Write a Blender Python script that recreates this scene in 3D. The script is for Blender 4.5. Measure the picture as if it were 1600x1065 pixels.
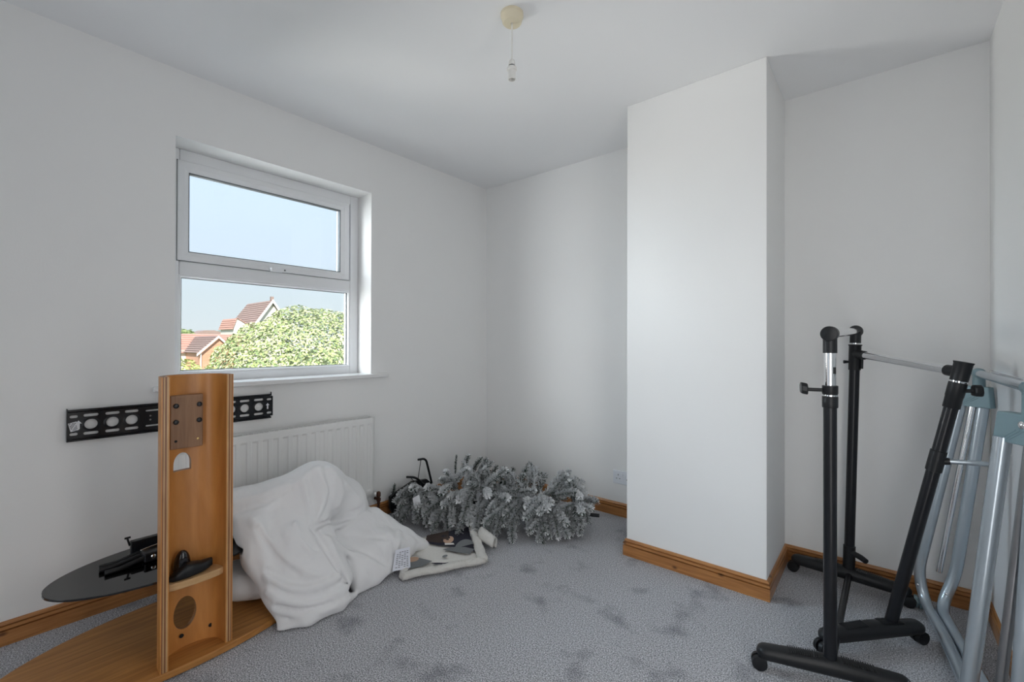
import bpy, bmesh, math, random
import numpy as np
from mathutils import Vector, Matrix

for o in list(bpy.data.objects):
    bpy.data.objects.remove(o, do_unlink=True)
scene = bpy.context.scene
COL = scene.collection

# ------------------------------------------------------------------ camera
cam_d = bpy.data.cameras.new('camera')
cam = bpy.data.objects.new('camera', cam_d)
COL.objects.link(cam)
_fw = Vector((-0.63809215, 0.76994749, 0.0043885))
_r = Vector((0.76995941, 0.63808834, 0.00240192))
_u = Vector((0.00095090, -0.00491161, 0.99998749))
cam.matrix_world = Matrix(((_r.x, _u.x, -_fw.x, 2.5239), (_r.y, _u.y, -_fw.y, -2.7105),
                           (_r.z, _u.z, -_fw.z, 1.1288), (0, 0, 0, 1)))
cam_d.sensor_fit = 'HORIZONTAL'
cam_d.sensor_width = 36.0
cam_d.lens = 36.0 * 697.78 / 1600.0
cam_d.clip_start = 0.02
cam_d.clip_end = 600
scene.camera = cam

# ------------------------------------------------------------------ world, lights, exposure
world = bpy.data.worlds.new('sky')
scene.world = world
world.use_nodes = True
wn = world.node_tree.nodes
wl = world.node_tree.links
wn.clear()
w_out = wn.new('ShaderNodeOutputWorld')
w_bg = wn.new('ShaderNodeBackground')
w_tc = wn.new('ShaderNodeTexCoord')
w_sep = wn.new('ShaderNodeSeparateXYZ')
w_ramp = wn.new('ShaderNodeValToRGB')
wl.new(w_tc.outputs['Generated'], w_sep.inputs[0])
wl.new(w_sep.outputs['Z'], w_ramp.inputs[0])
wl.new(w_ramp.outputs[0], w_bg.inputs[0])
wl.new(w_bg.outputs[0], w_out.inputs[0])
el = w_ramp.color_ramp.elements
el[0].position = 0.0
el[0].color = (0.74, 0.80, 0.84, 1)
el[1].position = 0.9
el[1].color = (0.30, 0.50, 0.86, 1)
e = el.new(0.09); e.color = (0.70, 0.80, 0.87, 1)
e = el.new(0.28); e.color = (0.71, 0.86, 1.12, 1)
w_bg.inputs[1].default_value = 1.0

sun_d = bpy.data.lights.new('sun', 'SUN')
sun_d.energy = 8.0
sun_d.color = (1.0, 0.94, 0.84)
sun_d.angle = math.radians(1.0)
sun = bpy.data.objects.new('sun', sun_d)
COL.objects.link(sun)
sun.rotation_euler = Vector((-0.72, 0.40, -0.62)).to_track_quat('-Z', 'Y').to_euler()


def area(name, loc, target, sx, sy, power, color, spread=180):
    d = bpy.data.lights.new(name, 'AREA')
    d.shape = 'RECTANGLE'
    d.size = sx
    d.size_y = sy
    d.energy = power
    d.color = color
    d.spread = math.radians(spread)
    o = bpy.data.objects.new(name, d)
    COL.objects.link(o)
    o.location = loc
    o.rotation_euler = (Vector(target) - Vector(loc)).to_track_quat('-Z', 'Y').to_euler()
    return o


# added unseen lamps boosting window daylight: from above, from below, along the house front
area('window_fill_high', (-1.5, -2.9, 2.6), (1.2, -0.5, 0.8), 1.6, 1.6, 265, (0.70, 0.86, 1.0))
area('window_fill_low', (-1.2, -2.75, 0.7), (1.5, -0.6, 1.9), 1.4, 1.6, 185, (1.0, 0.965, 0.94))
area('window_fill_side', (-0.75, -3.15, 1.9), (0.55, 0.0, 1.0), 1.2, 1.4, 600, (0.95, 0.97, 1.0))
# added unseen fills: behind the camera, at right wall
area('rear_fill_right', (2.82, -3.9, 0.85), (1.2, 0.0, 0.7), 0.8, 1.5, 12.0, (0.98, 0.985, 1.0))
area('rear_fill_left', (0.10, -4.2, 0.9), (2.4, -0.5, 1.0), 0.8, 1.5, 6.0, (0.82, 0.92, 1.0))
area('right_wall_fill', (2.865, -1.74, 0.95), (0.0, -0.45, 0.85), 0.8, 1.7, 13.5, (1.0, 0.985, 0.965))

scene.view_settings.view_transform = 'Standard'
scene.view_settings.look = 'None'
scene.view_settings.gamma = 1.0
scene.view_settings.use_curve_mapping = False
scene.view_settings.exposure = 0.17


# ------------------------------------------------------------------ material helpers
def new_mat(name):
    m = bpy.data.materials.new(name)
    m.use_nodes = True
    nt = m.node_tree
    b = nt.nodes['Principled BSDF']
    return m, nt, b


def mat(name, col, rough=0.5, metal=0.0, noise=0.0, nscale=20.0, bump=0.0, bscale=200.0, spec=0.5, coat=0.0):
    m, nt, b = new_mat(name)
    b.inputs['Base Color'].default_value = (*col, 1)
    b.inputs['Roughness'].default_value = rough
    b.inputs['Metallic'].default_value = metal
    b.inputs['Specular IOR Level'].default_value = spec
    b.inputs['Coat Weight'].default_value = coat
    tc = nt.nodes.new('ShaderNodeTexCoord')
    n = nt.nodes.new('ShaderNodeTexNoise')
    n.inputs['Scale'].default_value = nscale
    n.inputs['Detail'].default_value = 3
    nt.links.new(tc.outputs['Object'], n.inputs['Vector'])
    mx = nt.nodes.new('ShaderNodeMix')
    mx.data_type = 'RGBA'
    lo = tuple(c * (1 - noise) for c in col)
    hi = tuple(min(1, c * (1 + noise)) for c in col)
    mx.inputs['A'].default_value = (*lo, 1)
    mx.inputs['B'].default_value = (*hi, 1)
    nt.links.new(n.outputs['Fac'], mx.inputs['Factor'])
    nt.links.new(mx.outputs['Result'], b.inputs['Base Color'])
    if bump > 0:
        n2 = nt.nodes.new('ShaderNodeTexNoise')
        n2.inputs['Scale'].default_value = bscale
        n2.inputs['Detail'].default_value = 4
        nt.links.new(tc.outputs['Object'], n2.inputs['Vector'])
        bp = nt.nodes.new('ShaderNodeBump')
        bp.inputs['Strength'].default_value = bump
        bp.inputs['Distance'].default_value = 0.01
        nt.links.new(n2.outputs['Fac'], bp.inputs['Height'])
        nt.links.new(bp.outputs['Normal'], b.inputs['Normal'])
    return m


def wood(name, c0, c1, axis='Z', rough=0.4, scale=9.0, stretch=18.0, knots=0.0, coat=0.0):
    """grain that runs along one world axis"""
    m, nt, b = new_mat(name)
    b.inputs['Roughness'].default_value = rough
    b.inputs['Coat Weight'].default_value = coat
    b.inputs['Coat Roughness'].default_value = 0.25
    tc = nt.nodes.new('ShaderNodeTexCoord')
    mp = nt.nodes.new('ShaderNodeMapping')
    s = [stretch, stretch, stretch]
    s['XYZ'.index(axis)] = 1.0
    mp.inputs['Scale'].default_value = s
    nt.links.new(tc.outputs['Object'], mp.inputs['Vector'])
    n = nt.nodes.new('ShaderNodeTexNoise')
    n.inputs['Scale'].default_value = scale
    n.inputs['Detail'].default_value = 5
    n.inputs['Distortion'].default_value = 0.5
    nt.links.new(mp.outputs[0], n.inputs['Vector'])
    rp = nt.nodes.new('ShaderNodeValToRGB')
    rp.color_ramp.elements[0].position = 0.32
    rp.color_ramp.elements[0].color = (*c0, 1)
    rp.color_ramp.elements[1].position = 0.68
    rp.color_ramp.elements[1].color = (*c1, 1)
    nt.links.new(n.outputs['Fac'], rp.inputs[0])
    last = rp.outputs[0]
    if knots > 0:
        v = nt.nodes.new('ShaderNodeTexVoronoi')
        v.voronoi_dimensions = '2D'
        v.inputs['Scale'].default_value = 8.0
        sp_ = nt.nodes.new('ShaderNodeSeparateXYZ')
        cb_ = nt.nodes.new('ShaderNodeCombineXYZ')
        sc_ = nt.nodes.new('ShaderNodeMath')
        sc_.operation = 'MULTIPLY'
        sc_.inputs[1].default_value = 0.6
        nt.links.new(tc.outputs['Object'], sp_.inputs[0])
        nt.links.new(sp_.outputs[axis], sc_.inputs[0])
        nt.links.new(sc_.outputs[0], cb_.inputs['X'])
        nt.links.new(sp_.outputs['Z'], cb_.inputs['Y'])
        nt.links.new(cb_.outputs[0], v.inputs['Vector'])
        r2 = nt.nodes.new('ShaderNodeValToRGB')
        r2.color_ramp.elements[0].position = 0.02
        r2.color_ramp.elements[0].color = (knots, knots, knots, 1)
        r2.color_ramp.elements[1].position = 0.085
        r2.color_ramp.elements[1].color = (0, 0, 0, 1)
        nt.links.new(v.outputs['Distance'], r2.inputs[0])
        mx = nt.nodes.new('ShaderNodeMix')
        mx.data_type = 'RGBA'
        mx.inputs['B'].default_value = (c0[0] * .28, c0[1] * .22, c0[2] * .2, 1)
        nt.links.new(r2.outputs[0], mx.inputs['Factor'])
        nt.links.new(last, mx.inputs['A'])
        last = mx.outputs['Result']
    nt.links.new(last, b.inputs['Base Color'])
    bp = nt.nodes.new('ShaderNodeBump')
    bp.inputs['Strength'].default_value = 0.06
    bp.inputs['Distance'].default_value = 0.005
    nt.links.new(n.outputs['Fac'], bp.inputs['Height'])
    nt.links.new(bp.outputs['Normal'], b.inputs['Normal'])
    return m


def carpet_mat():
    m, nt, b = new_mat('carpet')
    b.inputs['Roughness'].default_value = 1.0
    b.inputs['Specular IOR Level'].default_value = 0.05
    b.inputs['Sheen Weight'].default_value = 0.15
    tc = nt.nodes.new('ShaderNodeTexCoord')
    n1 = nt.nodes.new('ShaderNodeTexNoise')
    n1.inputs['Scale'].default_value = 215
    n1.inputs['Detail'].default_value = 2
    n1.inputs['Roughness'].default_value = 0.7
    nt.links.new(tc.outputs['Object'], n1.inputs['Vector'])
    rp = nt.nodes.new('ShaderNodeValToRGB')
    e = rp.color_ramp.elements
    e[0].position = 0.35; e[0].color = (0.14, 0.142, 0.152, 1)
    e[1].position = 0.65; e[1].color = (0.84, 0.845, 0.88, 1)
    k = e.new(0.5); k.color = (0.44, 0.445, 0.475, 1)
    nt.links.new(n1.outputs['Fac'], rp.inputs[0])
    # pile lying different ways: scuffed patches
    n2 = nt.nodes.new('ShaderNodeTexNoise')
    n2.inputs['Scale'].default_value = 5.5
    n2.inputs['Detail'].default_value = 3
    n2.inputs['Roughness'].default_value = 0.55
    nt.links.new(tc.outputs['Object'], n2.inputs['Vector'])
    r2 = nt.nodes.new('ShaderNodeValToRGB')
    f = r2.color_ramp.elements
    f[0].position = 0.28; f[0].color = (0.60, 0.60, 0.62, 1)
    f[1].position = 0.44; f[1].color = (1.0, 1.0, 1.0, 1)
    nt.links.new(n2.outputs['Fac'], r2.inputs[0])
    mx = nt.nodes.new('ShaderNodeMix')
    mx.data_type = 'RGBA'
    mx.blend_type = 'MULTIPLY'
    mx.inputs['Factor'].default_value = 1.0
    nt.links.new(rp.outputs[0], mx.inputs['A'])
    nt.links.new(r2.outputs[0], mx.inputs['B'])
    nt.links.new(mx.outputs['Result'], b.inputs['Base Color'])
    bp = nt.nodes.new('ShaderNodeBump')
    bp.inputs['Strength'].default_value = 0.7
    bp.inputs['Distance'].default_value = 0.006
    nt.links.new(n1.outputs['Fac'], bp.inputs['Height'])
    nt.links.new(bp.outputs['Normal'], b.inputs['Normal'])
    return m


def pane_mat(name, tint, gloss):
    m = bpy.data.materials.new(name)
    m.use_nodes = True
    nt = m.node_tree
    nt.nodes.clear()
    o = nt.nodes.new('ShaderNodeOutputMaterial')
    t = nt.nodes.new('ShaderNodeBsdfTransparent')
    t.inputs[0].default_value = (*tint, 1)
    g = nt.nodes.new('ShaderNodeBsdfGlossy')
    g.inputs['Roughness'].default_value = 0.02
    g.inputs['Color'].default_value = (1, 1, 1, 1)
    fr = nt.nodes.new('ShaderNodeFresnel')
    fr.inputs['IOR'].default_value = 1.5
    mul = nt.nodes.new('ShaderNodeMath')
    mul.operation = 'MULTIPLY'
    mul.inputs[1].default_value = gloss
    mx = nt.nodes.new('ShaderNodeMixShader')
    nt.links.new(fr.outputs[0], mul.inputs[0])
    nt.links.new(mul.outputs[0], mx.inputs[0])
    nt.links.new(t.outputs[0], mx.inputs[1])
    nt.links.new(g.outputs[0], mx.inputs[2])
    nt.links.new(mx.outputs[0], o.inputs[0])
    return m


def attr_mat(name, rough=0.9):
    m, nt, b = new_mat(name)
    a = nt.nodes.new('ShaderNodeAttribute')
    a.attribute_name = 'tint'
    nt.links.new(a.outputs['Color'], b.inputs['Base Color'])
    b.inputs['Roughness'].default_value = rough
    b.inputs['Specular IOR Level'].default_value = 0.2
    return m


def brick_mat(name, c1, c2, mortar, scale):
    m, nt, b = new_mat(name)
    tc = nt.nodes.new('ShaderNodeTexCoord')
    mp = nt.nodes.new('ShaderNodeMapping')
    mp.inputs['Rotation'].default_value = (math.radians(90), 0, math.radians(90))
    br = nt.nodes.new('ShaderNodeTexBrick')
    br.inputs['Color1'].default_value = (*c1, 1)
    br.inputs['Color2'].default_value = (*c2, 1)
    br.inputs['Mortar'].default_value = (*mortar, 1)
    br.inputs['Scale'].default_value = scale
    nt.links.new(tc.outputs['Object'], mp.inputs[0])
    nt.links.new(mp.outputs[0], br.inputs['Vector'])
    nt.links.new(br.outputs[0], b.inputs['Base Color'])
    b.inputs['Roughness'].default_value = 0.9
    return m


M = {}
M['wall'] = mat('wall_paint', (0.89, 0.89, 0.885), 0.75, noise=0.012, nscale=3, bump=0.03, bscale=160, spec=0.3)
M['ceiling'] = mat('ceiling_paint', (0.89, 0.895, 0.905), 0.85, noise=0.01, nscale=3, spec=0.2)
M['carpet'] = carpet_mat()
M['pine'] = wood('varnished_pine_y', (0.32, 0.125, 0.035), (0.52, 0.235, 0.075), 'Y', 0.35, 5, 14, knots=0.9, coat=0.3)
M['pine_x'] = wood('varnished_pine_x', (0.32, 0.125, 0.035), (0.52, 0.235, 0.075), 'X', 0.35, 5, 14, knots=0.9, coat=0.3)
M['upvc'] = mat('white_upvc', (0.84, 0.85, 0.87), 0.3, noise=0.01)
M['gloss_white'] = mat('white_gloss_paint', (0.85, 0.85, 0.85), 0.25, noise=0.01)
M['gasket'] = mat('grey_gasket', (0.12, 0.13, 0.14), 0.6)
M['pane'] = pane_mat('window_glass', (0.97, 0.985, 0.98), 0.9)
M['radiator'] = mat('radiator_enamel', (0.84, 0.84, 0.83), 0.35, noise=0.01)
M['bronze'] = mat('brown_bronze', (0.10, 0.045, 0.03), 0.4, metal=0.6, noise=0.1)
M['socket'] = mat('socket_plastic', (0.80, 0.83, 0.88), 0.3, noise=0.01)
M['hole'] = mat('dark_hole', (0.01, 0.01, 0.01), 0.8)
M['cream'] = mat('aged_cream_plastic', (0.78, 0.70, 0.52), 0.4, noise=0.02)
M['lamp_white'] = mat('lampholder_plastic', (0.84, 0.83, 0.80), 0.35, noise=0.01)
M['black_steel'] = mat('black_powder_steel', (0.009, 0.010, 0.013), 0.30, noise=0.1, spec=0.35)
M['black_plastic'] = mat('black_plastic', (0.011, 0.012, 0.014), 0.42, noise=0.1, spec=0.35)
M['gloss_black'] = mat('gloss_black_plastic', (0.006, 0.006, 0.008), 0.08, noise=0.1, coat=0.5)
M['chrome'] = mat('chrome', (0.80, 0.81, 0.83), 0.09, metal=1.0, noise=0.02)
M['grey_tube'] = mat('grey_lacquered_tube', (0.46, 0.52, 0.57), 0.26, metal=0.6, noise=0.04, coat=0.2)
M['teal_plastic'] = mat('grey_green_plastic', (0.20, 0.30, 0.335), 0.4, noise=0.04)
M['ply_face'] = wood('ply_face', (0.52, 0.215, 0.052), (0.66, 0.30, 0.085), 'Z', 0.38, 4, 5, coat=0.1)
M['ply_dark'] = wood('ply_core', (0.20, 0.075, 0.03), (0.31, 0.125, 0.05), 'Z', 0.45, 7, 14, coat=0.2)
M['ply_light'] = wood('ply_edge', (0.50, 0.29, 0.12), (0.62, 0.40, 0.20), 'Z', 0.45, 7, 14, coat=0.2)
M['oak'] = wood('oak_veneer', (0.36, 0.150, 0.036), (0.56, 0.26, 0.070), 'Y', 0.45, 4, 16, coat=0.0)
M['oak_block'] = wood('oak_block', (0.24, 0.125, 0.062), (0.33, 0.185, 0.10), 'Z', 0.5, 6, 14)
M['shelf_wood'] = wood('shelf_beech', (0.55, 0.33, 0.15), (0.66, 0.42, 0.21), 'Y', 0.45, 6, 14)
M['smoked_glass'] = None
M['label'] = mat('label_paper', (0.82, 0.83, 0.86), 0.7, noise=0.01)
M['print'] = mat('label_print', (0.08, 0.08, 0.10), 0.8)
M['tag_white'] = mat('sewn_label', (0.80, 0.82, 0.90), 0.8, noise=0.02)
M['needles'] = attr_mat('flocked_needles')
M['leaves'] = attr_mat('sunlit_leaves', 0.6)
M['bark'] = mat('bark', (0.10, 0.07, 0.05), 0.9, noise=0.3)
M['fleece'] = mat('cream_fleece', (0.88, 0.86, 0.82), 1.0, noise=0.08, nscale=60, bump=0.9, bscale=260, spec=0.1)
M['white_board'] = mat('white_board', (0.83, 0.84, 0.86), 0.35, noise=0.01)
M['board_edge'] = mat('board_edge', (0.60, 0.58, 0.55), 0.5, noise=0.03)


def smoked_glass():
    m = bpy.data.materials.new('smoked_glass')
    m.use_nodes = True
    nt = m.node_tree
    nt.nodes.clear()
    o = nt.nodes.new('ShaderNodeOutputMaterial')
    t = nt.nodes.new('ShaderNodeBsdfTransparent')
    t.inputs[0].default_value = (0.22, 0.235, 0.235, 1)
    g = nt.nodes.new('ShaderNodeBsdfGlossy')
    g.inputs['Roughness'].default_value = 0.03
    fr = nt.nodes.new('ShaderNodeFresnel')
    fr.inputs['IOR'].default_value = 2.2
    mx = nt.nodes.new('ShaderNodeMixShader')
    nt.links.new(fr.outputs[0], mx.inputs[0])
    nt.links.new(t.outputs[0], mx.inputs[1])
    nt.links.new(g.outputs[0], mx.inputs[2])
    nt.links.new(mx.outputs[0], o.inputs[0])
    return m


M['smoked_glass'] = smoked_glass()


# ------------------------------------------------------------------ geometry helpers
def V(*a):
    return Vector(a)


class B:
    """collects polygons, builds one mesh object"""

    def __init__(self):
        self.v = []
        self.f = []
        self.mi = []

    def add(self, vs, fs, mi=0):
        n = len(self.v)
        self.v += [tuple(p) for p in vs]
        self.f += [tuple(i + n for i in f) for f in fs]
        self.mi += [mi] * len(fs)
        return self

    def box(self, a, b, mi=0):
        (x0, y0, z0), (x1, y1, z1) = [(min(p), max(p)) for p in zip(a, b)] and (
            tuple(min(p) for p in zip(a, b)), tuple(max(p) for p in zip(a, b)))
        vs = [(x0, y0, z0), (x1, y0, z0), (x1, y1, z0), (x0, y1, z0), (x0, y0, z1), (x1, y0, z1), (x1, y1, z1), (x0, y1, z1)]
        return self.add(vs, [(3, 2, 1, 0), (4, 5, 6, 7), (0, 1, 5, 4), (1, 2, 6, 5), (2, 3, 7, 6), (3, 0, 4, 7)], mi)

    def obox(self, c, ax, ay, az, mi=0):
        """box about centre c with half axes ax, ay, az"""
        c, ax, ay, az = map(Vector, (c, ax, ay, az))
        vs = [c + sx * ax + sy * ay + sz * az for sz in (-1, 1) for sx, sy in ((-1, -1), (1, -1), (1, 1), (-1, 1))]
        return self.add(vs, [(3, 2, 1, 0), (4, 5, 6, 7), (0, 1, 5, 4), (1, 2, 6, 5), (2, 3, 7, 6), (3, 0, 4, 7)], mi)

    def tube(self, path, r, seg=14, mi=0, cap=True):
        path = [Vector(p) for p in path]
        n = len(path)
        rs = r if isinstance(r, (list, tuple)) else [r] * n
        tan = []
        for i in range(n):
            t = path[min(i + 1, n - 1)] - path[max(i - 1, 0)]
            tan.append(t.normalized())
        ref = Vector((0, 0, 1)) if abs(tan[0].z) < 0.9 else Vector((1, 0, 0))
        nrm = (ref - tan[0] * ref.dot(tan[0])).normalized()
        vs = []
        for i in range(n):
            nrm = (nrm - tan[i] * nrm.dot(tan[i])).normalized()
            bi = tan[i].cross(nrm)
            for k in range(seg):
                a = 2 * math.pi * k / seg
                vs.append(path[i] + (nrm * math.cos(a) + bi * math.sin(a)) * rs[i])
        fs = []
        for i in range(n - 1):
            for k in range(seg):
                k2 = (k + 1) % seg
                fs.append((i * seg + k, i * seg + k2, (i + 1) * seg + k2, (i + 1) * seg + k))
        if cap:
            fs.append(tuple(reversed(range(seg))))
            fs.append(tuple(range((n - 1) * seg, n * seg)))
        return self.add(vs, fs, mi)

    def lathe(self, c, axis, prof, seg=24, mi=0):
        """prof: (distance along axis, radius), closed by flat caps"""
        c = Vector(c)
        ax_ = Vector(axis).normalized()
        ref_ = Vector((0, 0, 1)) if abs(ax_.z) < 0.9 else Vector((1, 0, 0))
        u_ = ax_.cross(ref_).normalized()
        w_ = ax_.cross(u_)
        vs = []
        for d, r in prof:
            for k in range(seg):
                a = 2 * math.pi * k / seg
                vs.append(c + ax_ * d + (u_ * math.cos(a) + w_ * math.sin(a)) * max(r, 1e-5))
        n = len(prof)
        fs = [(i * seg + k, i * seg + (k + 1) % seg, (i + 1) * seg + (k + 1) % seg, (i + 1) * seg + k) for i in range(n - 1) for k in range(seg)]
        fs.append(tuple(reversed(range(seg))))
        fs.append(tuple(range((n - 1) * seg, n * seg)))
        return self.add(vs, fs, mi)

    def prism(self, poly, o, ux, uy, h, mi=0):
        """polygon (2D) in the frame o, ux, uy extruded by the vector h"""
        o, ux, uy, h = map(Vector, (o, ux, uy, h))
        n = len(poly)
        a = [o + ux * p[0] + uy * p[1] for p in poly]
        vs = a + [p + h for p in a]
        fs = [tuple(reversed(range(n))), tuple(range(n, 2 * n))]
        fs += [(i, (i + 1) % n, n + (i + 1) % n, n + i) for i in range(n)]
        return self.add(vs, fs, mi)

    def build(self, name, mats, parent=None, smooth=False, bevel=0.0, seg=2, angle=40):
        me = bpy.data.meshes.new(name)
        me.from_pydata(self.v, [], self.f)
        if not isinstance(mats, (list, tuple)):
            mats = [mats]
        for m in mats:
            me.materials.append(m)
        me.polygons.foreach_set('material_index', self.mi)
        bm = bmesh.new()
        bm.from_mesh(me)
        bmesh.ops.recalc_face_normals(bm, faces=bm.faces)
        bm.to_mesh(me)
        bm.free()
        o = bpy.data.objects.new(name, me)
        COL.objects.link(o)
        finish(o, parent, smooth, bevel, seg, angle)
        return o


def finish(o, parent=None, smooth=False, bevel=0.0, seg=2, angle=40):
    if smooth:
        o.data.polygons.foreach_set('use_smooth', [True] * len(o.data.polygons))
        if hasattr(o.data, 'set_sharp_from_angle'):
            o.data.set_sharp_from_angle(angle=math.radians(angle))
    if bevel > 0:
        md = o.modifiers.new('bevel', 'BEVEL')
        md.width = bevel
        md.segments = seg
        md.limit_method = 'ANGLE'
        md.angle_limit = math.radians(40)
    if parent is not None:
        set_parent(o, parent)


def set_parent(o, parent):
    # parts carry world coordinates: an Empty parent is offset, a mesh part is not
    o.parent = parent
    o.matrix_parent_inverse = Matrix.Translation(-parent.location) if parent.type == 'EMPTY' else Matrix.Identity(4)


def empty(name, loc):
    o = bpy.data.objects.new(name, None)
    o.location = loc
    o.empty_display_size = 0.1
    COL.objects.link(o)
    return o


def tag(o, label, cat, group=None, kind=None):
    o['label'] = label
    o['category'] = cat
    if group:
        o['group'] = group
    if kind:
        o['kind'] = kind
    return o


def struct(o, label=None, cat=None):
    o['kind'] = 'structure'
    if label:
        o['label'] = label
    if cat:
        o['category'] = cat
    return o


def boolean(o, cutter, op='DIFFERENCE'):
    md = o.modifiers.new('cut', 'BOOLEAN')
    md.object = cutter
    md.operation = op
    md.solver = 'EXACT'
    bpy.context.view_layer.update()
    dg = bpy.context.evaluated_depsgraph_get()
    me = bpy.data.meshes.new_from_object(o.evaluated_get(dg))
    o.modifiers.remove(md)
    o.data = me
    bpy.data.objects.remove(cutter, do_unlink=True)


def arc_path(pts, r, n=7):
    """polyline with rounded corners of radius r"""
    pts = [Vector(p) for p in pts]
    out = [pts[0]]
    for i in range(1, len(pts) - 1):
        a = (pts[i - 1] - pts[i])
        b = (pts[i + 1] - pts[i])
        k = min(r, a.length * 0.49, b.length * 0.49)
        p0 = pts[i] + a.normalized() * k
        p1 = pts[i] + b.normalized() * k
        for j in range(n + 1):
            t = j / n
            out.append(p0 * (1 - t) ** 2 + pts[i] * 2 * t * (1 - t) + p1 * t ** 2)
    out.append(pts[-1])
    return out


def ellipse(cx, cy, a, b, th, n=64):
    out = []
    for i in range(n):
        t = 2 * math.pi * i / n
        u, v = a * math.cos(t), b * math.sin(t)
        out.append((cx + u * math.cos(th) - v * math.sin(th), cy + u * math.sin(th) + v * math.cos(th)))
    return out


# ------------------------------------------------------------------ room shell
W, H, YB = 2.872, 2.40, -4.60
CX0, CX1, CD = 1.471, 2.132, 0.474
WY0, WY1, WZ0, WZ1 = -2.115, -1.083, 0.925, 2.088

b = B().box((-0.0, YB, -0.12), (W, 0.0, 0.0))
struct(b.build('floor', M['carpet']), 'speckled grey carpet over the whole floor', 'carpet')
b = B().box((-0.3, YB - 0.2, H), (W + 0.2, 0.2, H + 0.15))
struct(b.build('ceiling', M['ceiling']), 'plain white ceiling', 'ceiling')
b = B()
b.box((-0.3, YB - 0.2, -0.12), (0, WY0, H))
b.box((-0.3, WY1, -0.12), (0, 0.2, H))
b.box((-0.3, WY0, -0.12), (0, WY1, WZ0))
b.box((-0.3, WY0, WZ1), (0, WY1, H))
struct(b.build('wall_window', M['wall']), 'white wall with the window', 'wall')
b = B().box((0, 0, -0.12), (W + 0.2, 0.2, H))
struct(b.build('wall_far', M['wall']), 'white far wall behind the chimney breast', 'wall')
b = B().box((W, YB - 0.2, -0.12), (W + 0.2, 0, H))
struct(b.build('wall_right', M['wall']), 'white right wall', 'wall')
b = B().box((0, YB - 0.2, -0.12), (W, YB, H))
struct(b.build('wall_back', M['wall']), 'white wall behind the viewer', 'wall')
b = B().box((CX0, -CD, 0), (CX1, 0.0, H))
struct(b.build('wall_chimney_breast', M['wall'], bevel=0.003), 'white chimney breast standing out from the far wall', 'chimney breast')

PROF = [(0, 0), (.015, 0), (.015, .0530), (.0035, .0545), (.0035, .0580), (.0148, .0595), (.0140, .0705), (.0045, .0718), (.0045, .0745), (.0115, .0760), (.0070, .0835), (0, .0865)]


def skirting(name, P, Q, n, m0, m1, mt, label):
    P, Q, n = Vector(P), Vector(Q), Vector(n)
    d = (Q - P).normalized()
    k = len(PROF)
    vs = [P + n * p[0] + V(0, 0, p[1]) - d * (m0 * p[0]) for p in PROF] + [Q + n * p[0] + V(0, 0, p[1]) + d * (m1 * p[0]) for p in PROF]
    fs = [tuple(range(k)), tuple(range(k, 2 * k))] + [(i, (i + 1) % k, k + (i + 1) % k, k + i) for i in range(k)]
    o = B().add(vs, fs).build(name, mt)
    struct(o, label, 'skirting board')


# mitre factors: +1 outside corner, -1 inside corner
skirting('baseboard_window', (0, YB, 0), (0, 0, 0), (1, 0, 0), 0, -1, M['pine'], 'varnished pine skirting board along the window wall')
skirting('baseboard_far_left', (0, 0, 0), (CX0, 0, 0), (0, -1, 0), -1, -1, M['pine_x'], 'varnished pine skirting board on the far wall left of the chimney breast')
skirting('baseboard_chimney_left', (CX0, 0, 0), (CX0, -CD, 0), (-1, 0, 0), -1, 1, M['pine'], 'short pine skirting on the hidden side of the chimney breast')
skirting('baseboard_chimney', (CX0, -CD, 0), (CX1, -CD, 0), (0, -1, 0), 1, 1, M['pine_x'], 'varnished pine skirting board across the front of the chimney breast')
skirting('baseboard_chimney_right', (CX1, -CD, 0), (CX1, 0, 0), (1, 0, 0), 1, -1, M['pine'], 'short pine skirting on the alcove side of the chimney breast')
skirting('baseboard_far_right', (CX1, 0, 0), (W, 0, 0), (0, -1, 0), -1, -1, M['pine_x'], 'varnished pine skirting board in the alcove behind the rails')
skirting('baseboard_right', (W, 0, 0), (W, YB, 0), (-1, 0, 0), -1, 0, M['pine'], 'varnished pine skirting board along the right wall')

# ------------------------------------------------------------------ window
win = struct(empty('window_1', (-0.17, (WY0 + WY1) / 2, WZ0)), 'white double glazed window with a top hung sash', 'window')


def bars(name, rects, x0, x1, mt, parent, bevel=0.004):
    for r in rects:
        y0, y1, z0, z1 = r
        B().box((x0, y0, z0), (x1, y1, z1)).build(name, mt, parent, bevel=bevel)


FX = -0.153
fr = B()
for (y0, y1, z0, z1) in ((WY0, -2.062, WZ0, WZ1), (-1.140, WY1, WZ0, WZ1), (-2.062, -1.140, 2.030, WZ1), (-2.062, -1.140, WZ0, 0.972), (-2.062, -1.140, 1.466, 1.533)):
    fr.box((-0.22, y0, z0), (FX, y1, z1))
fr.build('window_frame', M['upvc'], win, bevel=0.005)


def ring(outer, inner, x0, x1, xi):
    """mitred ring with a chamfered inner face: outer/inner = y0,y1,z0,z1"""
    def q(r, x):
        y0, y1, z0, z1 = r
        return [(x, y0, z0), (x, y1, z0), (x, y1, z1), (x, y0, z1)]
    mid = tuple(o + (i - o) * 0.55 for o, i in zip(outer, inner))
    vs = q(outer, x0) + q(outer, x1) + q(mid, x1) + q(inner, xi) + q(inner, x0)
    fs = []
    for k in range(4):
        for i in range(4):
            fs.append((k * 4 + i, k * 4 + (i + 1) % 4, (k + 1) * 4 + (i + 1) % 4, (k + 1) * 4 + i))
    for i in range(4):
        fs.append((16 + i, 16 + (i + 1) % 4, (i + 1) % 4, i))
    return B().add(vs, fs)


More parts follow.
